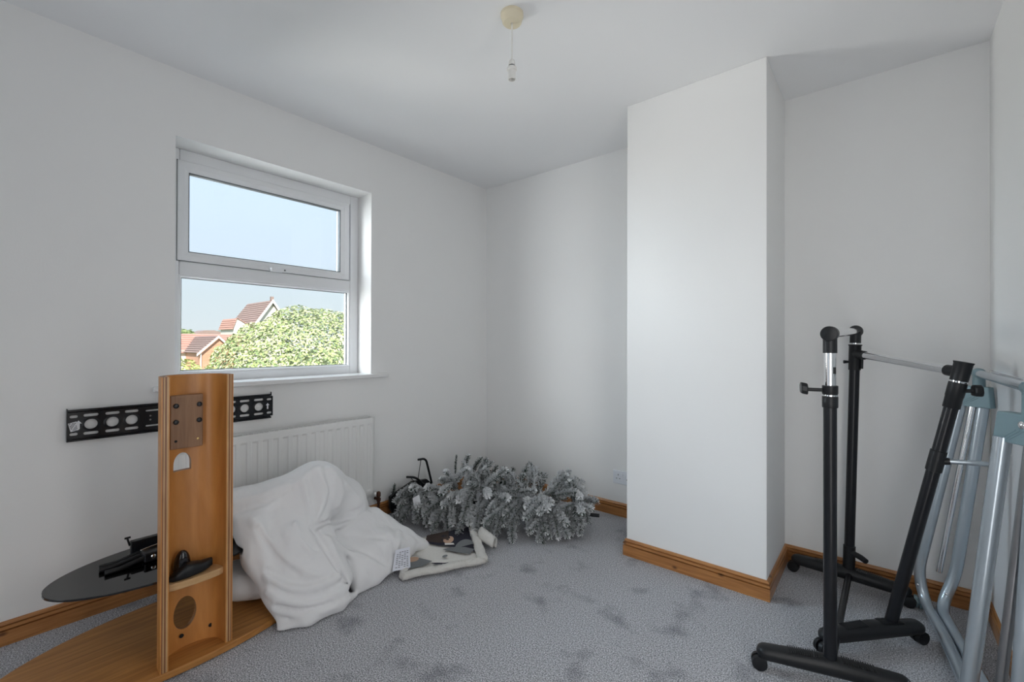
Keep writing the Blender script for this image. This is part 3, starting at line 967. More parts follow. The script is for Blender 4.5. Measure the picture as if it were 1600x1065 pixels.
D_RIDGE = [
    ([(0.4532, -1.9984, 0.3853), (0.4673, -1.9499, 0.3937), (0.4668, -1.9016, 0.4052), (0.4606, -1.86, 0.4218), (0.4604, -1.8251, 0.4427), (0.4659, -1.789, 0.4671), (0.474, -1.7455, 0.4959), (0.4827, -1.6943, 0.5287)], 0.0126, 0.0105, 0.024),
    ([(0.5012, -1.9621, 0.3879), (0.5299, -1.9518, 0.358), (0.5588, -1.9414, 0.3289), (0.5878, -1.9304, 0.3014), (0.6155, -1.9177, 0.2751), (0.6412, -1.9017, 0.2498), (0.6656, -1.8822, 0.2262), (0.6898, -1.8574, 0.2038), (0.715, -1.8229, 0.1797), (0.742, -1.7785, 0.1526)], 0.01365, 0.00945, 0.024),
    ([(0.4713, -1.9295, 0.4006), (0.5114, -1.9436, 0.3656), (0.5465, -1.9535, 0.3299), (0.5764, -1.9575, 0.2939), (0.6022, -1.9565, 0.2576), (0.6262, -1.9526, 0.221), (0.6509, -1.9485, 0.1848), (0.6748, -1.945, 0.1485), (0.6961, -1.9413, 0.1114)], 0.0126, 0.0084, 0.024),
    ([(0.6367, -1.9571, 0.1968), (0.668, -1.9366, 0.1773), (0.6956, -1.9126, 0.1596), (0.7177, -1.8832, 0.1455), (0.7338, -1.8482, 0.1358), (0.7437, -1.8082, 0.1315), (0.7472, -1.7626, 0.1334), (0.7448, -1.712, 0.1404)], 0.0126, 0.0105, 0.02),
    ([(0.6661, -1.9638, 0.1465), (0.6941, -1.9411, 0.1276), (0.7191, -1.9152, 0.11), (0.7392, -1.884, 0.0949), (0.7539, -1.8477, 0.0838), (0.7641, -1.8087, 0.0782), (0.7702, -1.77, 0.0783), (0.7696, -1.7317, 0.0812), (0.7623, -1.6924, 0.0839)], 0.0126, 0.0105, 0.02),
    ([(0.6888, -1.9536, 0.0877), (0.7076, -1.9282, 0.0704), (0.729, -1.9021, 0.0575), (0.7525, -1.8738, 0.0508), (0.7711, -1.841, 0.0472), (0.7809, -1.8037, 0.0442), (0.7849, -1.7651, 0.0433), (0.7824, -1.7255, 0.0429), (0.7722, -1.6832, 0.04)], 0.0105, 0.00945, 0.016),
    ([(0.4991, -1.7443, 0.4872), (0.5372, -1.7451, 0.4297), (0.572, -1.7513, 0.3798), (0.6036, -1.7624, 0.3367)], 0.0147, 0.0063, 0.024),
    ([(0.4863, -1.6751, 0.537), (0.525, -1.6712, 0.4906), (0.5523, -1.6733, 0.4451), (0.5718, -1.6915, 0.4003), (0.5913, -1.7234, 0.36), (0.612, -1.758, 0.3264)], 0.0147, 0.0063, 0.024),
    ([(0.4981, -1.6247, 0.5282), (0.5221, -1.5974, 0.4694), (0.5379, -1.5911, 0.4151), (0.5487, -1.6098, 0.3655)], 0.01365, 0.00735, 0.024),
    ([(0.5184, -1.5536, 0.4453), (0.5106, -1.5127, 0.3984), (0.5065, -1.4772, 0.3574)], 0.0105, 0.00735, 0.016),
    ([(0.5863, -1.8236, 0.3529), (0.6351, -1.8313, 0.3127), (0.6705, -1.8222, 0.276), (0.6944, -1.7976, 0.2436)], 0.0105, 0.0063, 0.016),
    ([(0.6634, -1.7335, 0.2536), (0.6927, -1.7305, 0.2186), (0.7206, -1.7234, 0.1774), (0.7426, -1.7095, 0.1303), (0.7526, -1.6891, 0.082), (0.752, -1.6643, 0.0344)], 0.0126, 0.0084, 0.016),
    ([(0.625, -1.7456, 0.3027), (0.589, -1.6666, 0.2804), (0.5498, -1.592, 0.261), (0.5173, -1.5256, 0.2502), (0.4929, -1.4633, 0.2477), (0.4687, -1.3995, 0.2474)], 0.0126, 0.0105, 0.016),
    ([(0.6399, -1.7446, 0.284), (0.6508, -1.7128, 0.2565), (0.653, -1.6737, 0.2229), (0.6539, -1.6295, 0.1855), (0.6677, -1.5881, 0.1515), (0.6903, -1.5476, 0.1193), (0.7072, -1.5016, 0.083), (0.7161, -1.4506, 0.0426)], 0.0126, 0.00945, 0.024),
    ([(0.6515, -1.7133, 0.2676), (0.6797, -1.7051, 0.2331), (0.7081, -1.6978, 0.194), (0.7342, -1.6878, 0.1434), (0.7565, -1.6723, 0.0811)], 0.01155, 0.00735, 0.012),
    ([(0.6008, -1.3082, 0.1539), (0.6703, -1.367, 0.1142)], 0.0105, 0.0084, 0.024),
    ([(0.6646, -1.8897, 0.2181), (0.6825, -1.839, 0.2267), (0.6937, -1.7872, 0.2391)], 0.0105, 0.0063, 0.016),
    ([(0.407, -1.9952, 0.4466), (0.4142, -1.947, 0.4524), (0.4195, -1.9051, 0.4582), (0.425, -1.8685, 0.4648), (0.4331, -1.8335, 0.4729), (0.4432, -1.7988, 0.4822)], 0.0126, 0.00945, 0.024),
]
D_GROOVE = [
    ([(0.4986, -1.4385, 0.293), (0.5176, -1.5116, 0.2974), (0.5474, -1.5971, 0.3047), (0.5858, -1.6855, 0.3146), (0.6199, -1.7632, 0.3232)], 0.008, 0.012, 0.0085),
    ([(0.6194, -1.7633, 0.3227), (0.6432, -1.7509, 0.2903), (0.6687, -1.74, 0.2572), (0.6954, -1.7307, 0.2231), (0.7196, -1.7213, 0.1882), (0.7379, -1.7099, 0.1531), (0.7495, -1.6954, 0.1163), (0.7537, -1.6765, 0.0757), (0.7515, -1.6537, 0.0317)], 0.012, 0.007, 0.0085),
    ([(0.6215, -1.7628, 0.3246), (0.5818, -1.6754, 0.3117), (0.5463, -1.5993, 0.3021), (0.5246, -1.537, 0.3002)], 0.008, 0.006, 0.0102),
    ([(0.5382, -1.9572, 0.3617), (0.5663, -1.9485, 0.3303), (0.5955, -1.9388, 0.299), (0.6243, -1.9261, 0.2685), (0.6517, -1.9093, 0.2404), (0.678, -1.8889, 0.2157), (0.7038, -1.8663, 0.1928)], 0.008, 0.005, 0.0187),
    ([(0.6344, -1.9571, 0.2212), (0.6617, -1.9356, 0.2002), (0.688, -1.9108, 0.1819), (0.7108, -1.8803, 0.1682), (0.7283, -1.8437, 0.1597), (0.741, -1.8021, 0.1561), (0.751, -1.7572, 0.1556)], 0.007, 0.006, 0.017),
    ([(0.6712, -1.9593, 0.1715), (0.6964, -1.9391, 0.1522), (0.7198, -1.9155, 0.1347), (0.7394, -1.886, 0.1203), (0.7539, -1.8504, 0.1101), (0.7626, -1.8093, 0.1057), (0.7639, -1.7602, 0.1077), (0.7583, -1.7033, 0.1145)], 0.007, 0.006, 0.0153),
    ([(0.7051, -1.9487, 0.1), (0.7313, -1.9116, 0.082), (0.7533, -1.8772, 0.0712), (0.7688, -1.8426, 0.0661), (0.7791, -1.8057, 0.063), (0.7874, -1.7673, 0.0609)], 0.006, 0.005, 0.01275),
    ([(0.5112, -1.7283, 0.5031), (0.5358, -1.7254, 0.4644), (0.5607, -1.7268, 0.4228), (0.588, -1.7377, 0.3776), (0.6178, -1.7571, 0.3311)], 0.008, 0.006, 0.0187),
    ([(0.5279, -1.6534, 0.5139), (0.5535, -1.6471, 0.4502), (0.5732, -1.6598, 0.3993), (0.5899, -1.689, 0.3664), (0.6074, -1.7233, 0.3447)], 0.009, 0.006, 0.0187),
    ([(0.6509, -1.8177, 0.3156), (0.6705, -1.8032, 0.2863), (0.6861, -1.7852, 0.2603)], 0.007, 0.005, 0.0153),
    ([(0.6154, -1.2411, 0.1363), (0.636, -1.1915, 0.0749)], 0.006, 0.005, 0.0153),
    ([(0.6542, -1.7571, 0.2837), (0.693, -1.7366, 0.2299), (0.7325, -1.7179, 0.1748)], 0.01, 0.008, 0.0102),
    ([(0.4429, -1.992, 0.4161), (0.4495, -1.9311, 0.4279), (0.4564, -1.8768, 0.4405), (0.4645, -1.8326, 0.4548), (0.4743, -1.7951, 0.4704)], 0.006, 0.005, 0.0187),
    ([(0.6145, -1.5881, 0.1952), (0.6519, -1.5596, 0.1686), (0.6845, -1.5182, 0.1326), (0.7112, -1.4613, 0.0855)], 0.006, 0.005, 0.017),
    ([(0.5757, -1.5818, 0.2262), (0.5896, -1.5317, 0.2095), (0.6088, -1.4842, 0.1946), (0.6341, -1.4384, 0.1803), (0.6615, -1.392, 0.1647)], 0.006, 0.005, 0.0187),
    ([(0.5332, -1.8853, 0.3683), (0.5883, -1.8909, 0.3354), (0.6419, -1.8923, 0.3036)], 0.006, 0.005, 0.017),
]


def duvet_field(P, detail=True):
    sh = P.shape[:-1]
    F = np.full(sh, 0.30)

    def local(pts, rad, fn, op):
        lo = np.min(pts, 0) - rad; hi = np.max(pts, 0) + rad
        m = np.all((P >= lo) & (P <= hi), -1)
        if not m.any():
            return
        F[m] = op(F[m], fn(P[m]))
    for q in D_BODY:
        if q[0] == 'cap':
            _, a, b_, ra, rb, k = q
            local([a, b_], max(ra, rb) + .12, lambda X: seg_d(X, a, b_, ra, rb), lambda f, d: smin(f, d, k))
        else:
            _, a, b_, c_, r, k = q
            local([a, b_, c_], r + .12, lambda X: tri_d(X, a, b_, c_, r), lambda f, d: smin(f, d, k))
    if detail:
        def poly_d(X, pts, r0, r1):
            n = len(pts) - 1
            d = np.full(len(X), 9.0)
            for i in range(n):
                d = np.minimum(d, seg_d(X, pts[i], pts[i + 1], r0 + (r1 - r0) * i / n, r0 + (r1 - r0) * (i + 1) / n))
            return d
        for pts, r0, r1, k in D_RIDGE:
            local(pts, .09, lambda X: poly_d(X, pts, r0, r1), lambda f, d: smin(f, d, k))
        for pts, r0, r1, k in D_GROOVE:
            local(pts, .09, lambda X: poly_d(X, pts, r0, r1), lambda f, d: -smin(-f, d, k))
    # keep clear of floor, base board, glass shelf and the radiator
    F = np.maximum(F, .003 - P[..., 2])
    eb = np.sqrt(((P[..., 0] - .42) / .278) ** 2 + ((P[..., 1] + 2.18) / .548) ** 2) - 1
    F = np.maximum(F, -np.maximum(eb * .3, P[..., 2] - .031))
    eg = np.sqrt(((P[..., 0] - .345) / .214) ** 2 + ((P[..., 1] + 2.20) / .366) ** 2) - 1
    F = np.maximum(F, -np.maximum(eg * .25, np.abs(P[..., 2] - .278) - .010))
    F = np.maximum(F, .098 - P[..., 0])
    return F
# DUVET-END


def surface_nets(F, lo, h):
    n = F.shape
    s = F < 0
    corners = [(i, j, k) for i in (0, 1) for j in (0, 1) for k in (0, 1)]
    cell = [F[i:n[0] - 1 + i, j:n[1] - 1 + j, k:n[2] - 1 + k] for i, j, k in corners]
    neg = sum((c < 0).astype(int) for c in cell)
    act = (neg > 0) & (neg < 8)
    idx = -np.ones(act.shape, int)
    ii = np.argwhere(act)
    idx[act] = np.arange(len(ii))
    cv = np.stack([c[act] for c in cell], 1)
    acc = np.zeros((len(ii), 3)); cnt = np.zeros(len(ii))
    ca = np.array(corners, float)
    for a in range(8):
        for b_ in range(a + 1, 8):
            if np.abs(ca[a] - ca[b_]).sum() == 1:
                m = (cv[:, a] < 0) != (cv[:, b_] < 0)
                t = cv[m, a] / (cv[m, a] - cv[m, b_])
                acc[m] += ca[a] + (ca[b_] - ca[a]) * t[:, None]
                cnt[m] += 1
    verts = lo + h * (ii + acc / cnt[:, None])
    quads = []
    for ax in range(3):
        u, v = [(1, 2), (2, 0), (0, 1)][ax]
        sl0 = [slice(None)] * 3; sl1 = [slice(None)] * 3
        sl0[ax] = slice(0, n[ax] - 1); sl1[ax] = slice(1, n[ax])
        ch = s[tuple(sl0)] != s[tuple(sl1)]
        e = np.argwhere(ch)
        e = e[(e[:, u] > 0) & (e[:, v] > 0) & (e[:, u] < n[u] - 1) & (e[:, v] < n[v] - 1)]
        flip = s[tuple(e.T)]
        def at(du, dv):
            q = e.copy(); q[:, u] -= du; q[:, v] -= dv
            return idx[tuple(q.T)]
        q = np.stack([at(0, 0), at(1, 0), at(1, 1), at(0, 1)], 1)
        q[~flip] = q[~flip][:, ::-1]
        quads.append(q)
    return verts, np.concatenate(quads)


def cotton_mat():
    m, nt, b = new_mat('white_cotton')
    b.inputs['Base Color'].default_value = (0.82, 0.82, 0.83, 1)
    b.inputs['Roughness'].default_value = 0.9
    b.inputs['Sheen Weight'].default_value = 0.2
    b.inputs['Specular IOR Level'].default_value = 0.2
    tc = nt.nodes.new('ShaderNodeTexCoord')
    mp = nt.nodes.new('ShaderNodeMapping')
    mp.inputs['Rotation'].default_value = (0.5, 0.4, 0.7)
    mp.inputs['Scale'].default_value = (1.0, 1.5, 1.0)
    nt.links.new(tc.outputs['Object'], mp.inputs[0])
    n1 = nt.nodes.new('ShaderNodeTexNoise')
    n1.inputs['Scale'].default_value = 7
    n1.inputs['Detail'].default_value = 2
    n1.inputs['Roughness'].default_value = 0.45
    n1.inputs['Distortion'].default_value = 0.6
    nt.links.new(mp.outputs[0], n1.inputs['Vector'])
    n2 = nt.nodes.new('ShaderNodeTexNoise')
    n2.inputs['Scale'].default_value = 600
    nt.links.new(tc.outputs['Object'], n2.inputs['Vector'])
    b1 = nt.nodes.new('ShaderNodeBump')
    b1.inputs['Strength'].default_value = 0.35
    b1.inputs['Distance'].default_value = 0.03
    nt.links.new(n1.outputs['Fac'], b1.inputs['Height'])
    b2 = nt.nodes.new('ShaderNodeBump')
    b2.inputs['Strength'].default_value = 0.12
    b2.inputs['Distance'].default_value = 0.002
    nt.links.new(n2.outputs['Fac'], b2.inputs['Height'])
    nt.links.new(b1.outputs['Normal'], b2.inputs['Normal'])
    nt.links.new(b2.outputs['Normal'], b.inputs['Normal'])
    return m


M['cotton'] = cotton_mat()
ax, gn = d_grid()
PG = np.stack(np.meshgrid(*ax, indexing='ij'), -1)
FF = duvet_field(PG)
dv, dq = surface_nets(FF, DLO, DH)
me = bpy.data.meshes.new('duvet')
me.from_pydata(dv.tolist(), [], dq.tolist())
me.materials.append(M['cotton'])
duvet = bpy.data.objects.new('duvet', me)
COL.objects.link(duvet)
me.polygons.foreach_set('use_smooth', [True] * len(me.polygons))
md = duvet.modifiers.new('smooth', 'SMOOTH'); md.factor = 0.5; md.iterations = 1
tag(duvet, 'crumpled white duvet heaped on the carpet in front of the radiator', 'duvet')
# sewn care label
vs = []
for i in range(6):
    t = i / 5
    vs += [(.715 + .018 * t, -1.405 - .030 * t, .128 - .085 * t), (.722 + .018 * t, -1.325 - .010 * t, .118 - .095 * t)]
lb = B().add(vs, [(2 * i, 2 * i + 1, 2 * i + 3, 2 * i + 2) for i in range(5)]).build('care_label', M['tag_white'], duvet)
md = lb.modifiers.new('thick', 'SOLIDIFY'); md.thickness = 0.0008
tx = B()
for r_i in range(9):
    t = .14 + r_i * .088
    l0 = V(.715 + .018 * t, -1.405 - .030 * t, .128 - .085 * t); l1 = V(.722 + .018 * t, -1.325 - .010 * t, .118 - .095 * t)
    for w_i in range(5):
        if (r_i * 3 + w_i * 2) % 7 == 0:
            continue
        u0 = .12 + w_i * .16
        a_ = l0.lerp(l1, u0) + V(.0016, 0, .0006); b_ = l0.lerp(l1, u0 + .11) + V(.0016, 0, .0006)
        dz = V(.0004, -.0006, -.0024)
        tx.add([a_, b_, b_ + dz, a_ + dz], [(0, 1, 2, 3)])
tx.build('printed_text', M['print'], lb)

# ------------------------------------------------------------------ flocked artificial tree lying on the carpet
rng = random.Random(7)
tree = tag(empty('christmas_tree', (0.65, -0.58, 0.0)), 'snow flocked artificial christmas tree lying folded in the corner', 'christmas tree')
TA, TB = V(0.10, -0.86, 0.11), V(1.205, -0.285, 0.085)
tdir = (TB - TA).normalized()
B().tube([TA, TA + (TB - TA) * .96, TB + V(0, 0, 0)], [.014, .011, .011], 10).build('trunk', M['black_steel'], tree, smooth=True)
GREEN = [(0.018, 0.045, 0.030), (0.030, 0.065, 0.045), (0.055, 0.075, 0.06)]
SNOW = [(0.82, 0.84, 0.86), (0.92, 0.93, 0.95), (0.70, 0.73, 0.74)]


def finger(base, dirn, length, snow, fat=1.0):
    dirn = dirn.normalized()
    vs, fs, cols = [], [], []
    ref_ = V(0, 0, 1) if abs(dirn.z) < .9 else V(1, 0, 0)
    u = dirn.cross(ref_).normalized()
    w = dirn.cross(u)
    bend = V(rng.uniform(-.2, .2), rng.uniform(-.2, .2), rng.uniform(-.4, .0)) * length * .35

    def pos(t):
        p = base + dirn * (length * t) + bend * t * t
        p.z = max(p.z, 0.018)
        p.y = min(p.y, -0.035)
        p.x = max(p.x, 0.035)
        return p
    nn_ = int(length / 0.00050)
    for i in range(nn_):
        t = (i + rng.random()) / nn_
        c = pos(t)
        a = rng.uniform(0, 2 * math.pi)
        rad = (u * math.cos(a) + w * math.sin(a))
        d = (rad + dirn * rng.uniform(.35, .95)).normalized()
        ln = rng.uniform(.018, .034) * fat * (1 - .30 * max(0, t - .85) / .15)
        side = d.cross(dirn).normalized() * rng.uniform(.0013, .0022)
        tip = c + d * ln
        tip.z = max(tip.z, 0.004)
        k = len(vs)
        up = 0.5 + 0.5 * rad.z
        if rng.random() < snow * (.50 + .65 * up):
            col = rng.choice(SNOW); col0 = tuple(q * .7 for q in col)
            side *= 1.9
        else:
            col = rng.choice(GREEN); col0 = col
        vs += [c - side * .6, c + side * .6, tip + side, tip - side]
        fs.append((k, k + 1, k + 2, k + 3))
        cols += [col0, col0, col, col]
    # wire core
    k = len(vs)
    seg = 5
    for i in range(4):
        c = pos(i / 3)
        for j in range(seg):
            a = 2 * math.pi * j / seg
            vs.append(c + (u * math.cos(a) + w * math.sin(a)) * .005)
            cols.append((.16, .19, .17))
    for i in range(3):
        for j in range(seg):
            fs.append((k + i * seg + j, k + i * seg + (j + 1) % seg, k + (i + 1) * seg + (j + 1) % seg, k + (i + 1) * seg + j))
    me = bpy.data.meshes.new('branch')
    me.from_pydata([tuple(p) for p in vs], [], fs)
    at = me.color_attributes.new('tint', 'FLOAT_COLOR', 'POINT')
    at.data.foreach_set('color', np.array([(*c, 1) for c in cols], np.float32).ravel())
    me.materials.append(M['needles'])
    o = bpy.data.objects.new('branch', me)
    COL.objects.link(o)
    set_parent(o, tree)


side_v = V(tdir.y, -tdir.x, 0).normalized()      # towards the viewer
up_v = V(0, 0, 1)
NB = 165
for i in range(NB):
    t = .02 + .92 * (i + .5) / NB + rng.uniform(-.02, .02)
    big = 0.33 - .05 * t if t < .8 else .29 - (t - .8) * .85
    kind = i % 5
    if t < .25:
        big *= .80
        kind = min(kind, 2)
    if kind < 3:      # hang out over the front
        ang = rng.uniform(15, 75)
        lean = tdir * rng.uniform(-.45, .45)
        droop = V(0, 0, rng.uniform(-1.15, -.55))
        snow = rng.uniform(.85, 1.25)
        st = rng.uniform(.25, .60)
    elif kind == 3:   # crown of the heap
        ang = rng.uniform(70, 115)
        lean = tdir * rng.uniform(-.5, .5)
        droop = V(0, 0, rng.uniform(-.75, -.35))
        snow = rng.uniform(.85, 1.25)
        st = rng.uniform(.30, .55)
    else:             # back side
        ang = rng.uniform(110, 165)
        lean = tdir * rng.uniform(-.2, .6)
        droop = V(0, 0, rng.uniform(-.1, .4))
        snow = rng.uniform(.5, .9)
        st = rng.uniform(.15, .45)
    a = math.radians(ang)
    rad = side_v * math.cos(a) + up_v * math.sin(a) * .80
    base = TA + (TB - TA) * t + rad * big * st
    base.z = max(base.z, .03)
    finger(base, rad + lean + droop, big * rng.uniform(.50, .72), snow)
# single tips that stand out of the heap
for (p, d, l, f_) in ((V(.19, -.52, .20), V(-.12, .1, 1), .14, .45), (V(1.06, -.33, .16), V(-.14, .05, 1), .13, .6), (V(.02 + .03, -.95, .13), V(.25, .1, 1), .075, .6),
                  (V(.27, -.48, .16), V(.55, .1, 1), .22, .8), (V(.33, -.48, .15), V(.6, .1, 1), .22, .8), (V(.38, -.48, .16), V(.5, .0, 1), .19, .8), (V(.24, -.53, .18), V(.5, .0, 1), .19, .8),
                  (V(.44, -.45, .16), V(.45, .1, 1), .15, .8), (V(.66, -.48, .18), V(.1, .1, 1), .15, .8), (V(.73, -.46, .16), V(.15, .1, 1), .14, .8), (V(.60, -.48, .16), V(.2, .1, 1), .14, .8)):
    finger(p, d, l, .6, f_)
B().obox((0.345, -0.985, 0.165), (.016, .012, .012), (.004, .004, -.030), (.0003, -.0004, 0)).build('paper_tag', M['label'], tree)

# metal foot of the tree
ft = tag(empty('tree_stand', (0.10, -0.80, 0.0)), 'black folding tree foot with two hooked tube legs standing by the window wall', 'tree stand')
B().tube(arc_path([(.10, -.874, .240), (.10, -.80, .222), (.13, -.690, .105), (.15, -.66, .03)], .07), .0075, 12).build('leg', M['black_plastic'], ft, smooth=True)
B().tube(arc_path([(.10, -.780, .336), (.10, -.715, .332), (.10, -.655, .130), (.10, -.645, .02)], .045), .0075, 12).build('leg', M['black_plastic'], ft, smooth=True)
B().tube([(.10, -.757, .330), (.10, -.782, .200)], .0025, 8).build('brace_rod', M['black_plastic'], ft, smooth=True)
B().tube([(.10, -.842, .228), (.11, -.79, .165)], .0025, 8).build('brace_rod', M['black_plastic'], ft, smooth=True)
B().prism([(-.99, .135), (-.90, .165), (-.81, .192), (-.69, .180), (-.655, .150), (-.66, .01), (-.96, .01), (-.99, .06)], (.06, 0, 0), (0, 1, 0), (0, 0, 1), (.025, 0, 0)).build('hub_plate', M['black_plastic'], ft, bevel=0.004)

# ------------------------------------------------------------------ fleece edged printed cushion cover / blanket on the floor
bl = tag(empty('printed_blanket', (0.78, -1.10, 0.0)), 'cream fleece edged blanket with a dark printed picture half under the duvet', 'blanket')
q00, q10, q11, q01 = V(.775, -1.412, .012), V(.965, -1.045, .012), V(.640, -.80, .030), V(.470, -1.16, .012)


def bq(u, v):
    p = (q00 * (1 - u) + q10 * u) * (1 - v) + (q01 * (1 - u) + q11 * u) * v
    return p + V(0, 0, .006 * math.sin(7 * u + 3 * v) ** 2)


def pmat(name, c):
    return mat(name, c, 1.0, noise=0.08, nscale=120, bump=0.5, bscale=400, spec=0.1)


NU, NV = 40, 28
vs = [bq(i / NU, j / NV) for j in range(NV + 1) for i in range(NU + 1)]
fs = [(j * (NU + 1) + i, j * (NU + 1) + i + 1, (j + 1) * (NU + 1) + i + 1, (j + 1) * (NU + 1) + i) for j in range(NV) for i in range(NU)]
M['print_cream'] = pmat('print_cream', (.84, .82, .78)); M['print_dark'] = pmat('print_dark', (.045, .045, .06))
M['print_peach'] = pmat('print_peach', (.62, .42, .31)); M['print_grey'] = pmat('print_grey', (.22, .23, .24)); M['print_brown'] = pmat('print_brown', (.085, .065, .06))
o = B().add(vs, fs).build('cloth', M['print_cream'], bl, smooth=True)
md = o.modifiers.new('thick', 'SOLIDIFY'); md.thickness = 0.008


def patch(name, poly, mk, dz):
    """flat printed shape: polygon in the blanket's own u, v"""
    pts = [bq(u, v) + V(0, 0, dz) for u, v in poly]
    c = V(0, 0, 0)
    for p in pts:
        c += p
    c /= len(pts)
    k = len(pts)
    # ring subdivision so that the print follows the cloth
    uvc = (sum(p[0] for p in poly) / k, sum(p[1] for p in poly) / k)
    vs_ = [bq(*uvc) + V(0, 0, dz)]
    fs_ = []
    R_ = 4
    for r in range(1, R_ + 1):
        for (u, v) in poly:
            vs_.append(bq(uvc[0] + (u - uvc[0]) * r / R_, uvc[1] + (v - uvc[1]) * r / R_) + V(0, 0, dz))
    for i in range(k):
        fs_.append((0, 1 + i, 1 + (i + 1) % k))
        for r in range(R_ - 1):
            fs_.append((1 + r * k + i, 1 + (r + 1) * k + i, 1 + (r + 1) * k + (i + 1) % k, 1 + r * k + (i + 1) % k))
    B().add(vs_, fs_).build(name, M[mk], bl, smooth=True)


def circ(cu, cv, ru, rv, a0=0, a1=360, n=20):
    return [(cu + ru * math.cos(math.radians(a0 + (a1 - a0) * i / n)), cv + rv * math.sin(math.radians(a0 + (a1 - a0) * i / n))) for i in range(n + (0 if a1 - a0 >= 360 else 1))]


patch('printed_background', [(.42, .98), (.30, .74), (.45, .60), (.62, .52), (.78, .36), (.93, .22), (.94, .98)], 'print_dark', .0095)
patch('printed_background', [(.30, .98), (.28, .80), (.45, .68), (.60, .66), (.62, .98)], 'print_brown', .0098)
patch('printed_circle', circ(.60, .72, .075, .10), 'print_peach', .0105)
patch('printed_collar', [(.54, .64), (.66, .60), (.67, .55), (.54, .58)], 'print_cream', .0110)
patch('printed_dome', circ(.80, .44, .13, .17, 0, 180), 'print_grey', .0105)
patch('printed_stripe', [(.50, .46), (.62, .50), (.80, .42), (.92, .30), (.84, .22), (.66, .34)], 'print_grey', .0102)
patch('printed_leaf', [(.06, .34), (.20, .38), (.36, .24), (.24, .14), (.08, .14)], 'print_grey', .0102)
patch('printed_circle', circ(.12, .36, .07, .07), 'print_peach', .0106)
patch('printed_mark', circ(.52, .27, .035, .03), 'print_grey', .0106)
patch('printed_twig', [(.33, .20), (.42, .17), (.50, .12), (.56, .10), (.50, .09), (.40, .13)], 'print_dark', .0106)


def fleece_tube(name, path, r):
    r2 = random.Random(len(path))
    t_ = B().tube(path, r, 14)
    m_ = len(path)
    for i, p in enumerate(t_.v):
        c = path[min(i // 14, m_ - 1)]
        k = 1 + r2.uniform(-.14, .14)
        t_.v[i] = (c.x + (p[0] - c.x) * k * 1.15, c.y + (p[1] - c.y) * k * 1.15, max(.002, c.z + (p[2] - c.z) * k * .72))
    t_.build(name, M['fleece'], bl, smooth=True, angle=120)


fleece_tube('fleece_border', [bq(u / 20, .02) + V(0, 0, .008) for u in range(21)], [.020 + .002 * math.sin(u * 2.1) for u in range(21)])
fleece_tube('fleece_border', [bq(.98, v / 16 * .95) + V(0, 0, .008 + .03 * (v / 16) ** 3) for v in range(17)], [.022 + .002 * math.sin(v * 1.7) for v in range(17)])
fleece_tube('fleece_border', [bq(.02, v / 12 * .6) + V(0, 0, .008) for v in range(13)], .018)
def fringe(name, path, r, nper, seed):
    r2 = random.Random(seed)
    vs, fs = [], []
    for i in range(len(path) - 1):
        for k in range(nper):
            c = path[i].lerp(path[i + 1], r2.random())
            t_ = (path[i + 1] - path[i]).normalized()
            a = r2.uniform(0, 2 * math.pi)
            n1 = t_.cross(V(0, 0, 1)).normalized()
            d = n1 * math.cos(a) + V(0, 0, 1) * math.sin(a) * .6
            p0 = c + d * r * .9
            if p0.z < .003:
                continue
            p1 = p0 + (d + t_ * r2.uniform(-.6, .6)).normalized() * r2.uniform(.004, .011)
            s_ = t_ * .0011
            b0 = len(vs)
            vs += [p0 - s_, p0 + s_, p1 + s_ * .5, p1 - s_ * .5]
            fs.append((b0, b0 + 1, b0 + 2, b0 + 3))
    o = B().add(vs, fs).build(name, M['fleece'], bl)
    o['kind'] = 'stuff'


fringe('fleece_pile', [bq(u / 20, .02) + V(0, 0, .008) for u in range(21)], .019, 60, 1)
fringe('fleece_pile', [bq(.98, v / 16 * .95) + V(0, 0, .008 + .03 * (v / 16) ** 3) for v in range(17)], .021, 60, 2)
# corner curled back on itself
vs, fs = [], []
for i in range(14):
    a = math.radians(-60 + 250 * i / 13)
    for j in range(6):
        s = j / 5
        c = V(.780, -.880, .052) * (1 - s) + V(.905, -.900, .040) * s
        rr = .040 - .006 * s
        vs.append(c + V(-.3 * math.cos(a) * rr, math.cos(a) * rr, math.sin(a) * rr))
for i in range(13):
    for j in range(5):
        fs.append((i * 6 + j, i * 6 + j + 1, (i + 1) * 6 + j + 1, (i + 1) * 6 + j))
o = B().add(vs, fs).build('curled_corner', M['fleece'], bl, smooth=True)
md = o.modifiers.new('thick', 'SOLIDIFY'); md.thickness = 0.012

# ------------------------------------------------------------------ black and chrome clothes rail
rail = tag(empty('clothes_rail', (2.42, -0.5, 0.0)), 'black clothes rail with chrome hanging bars, one upright leaning, on castor feet', 'clothes rail')


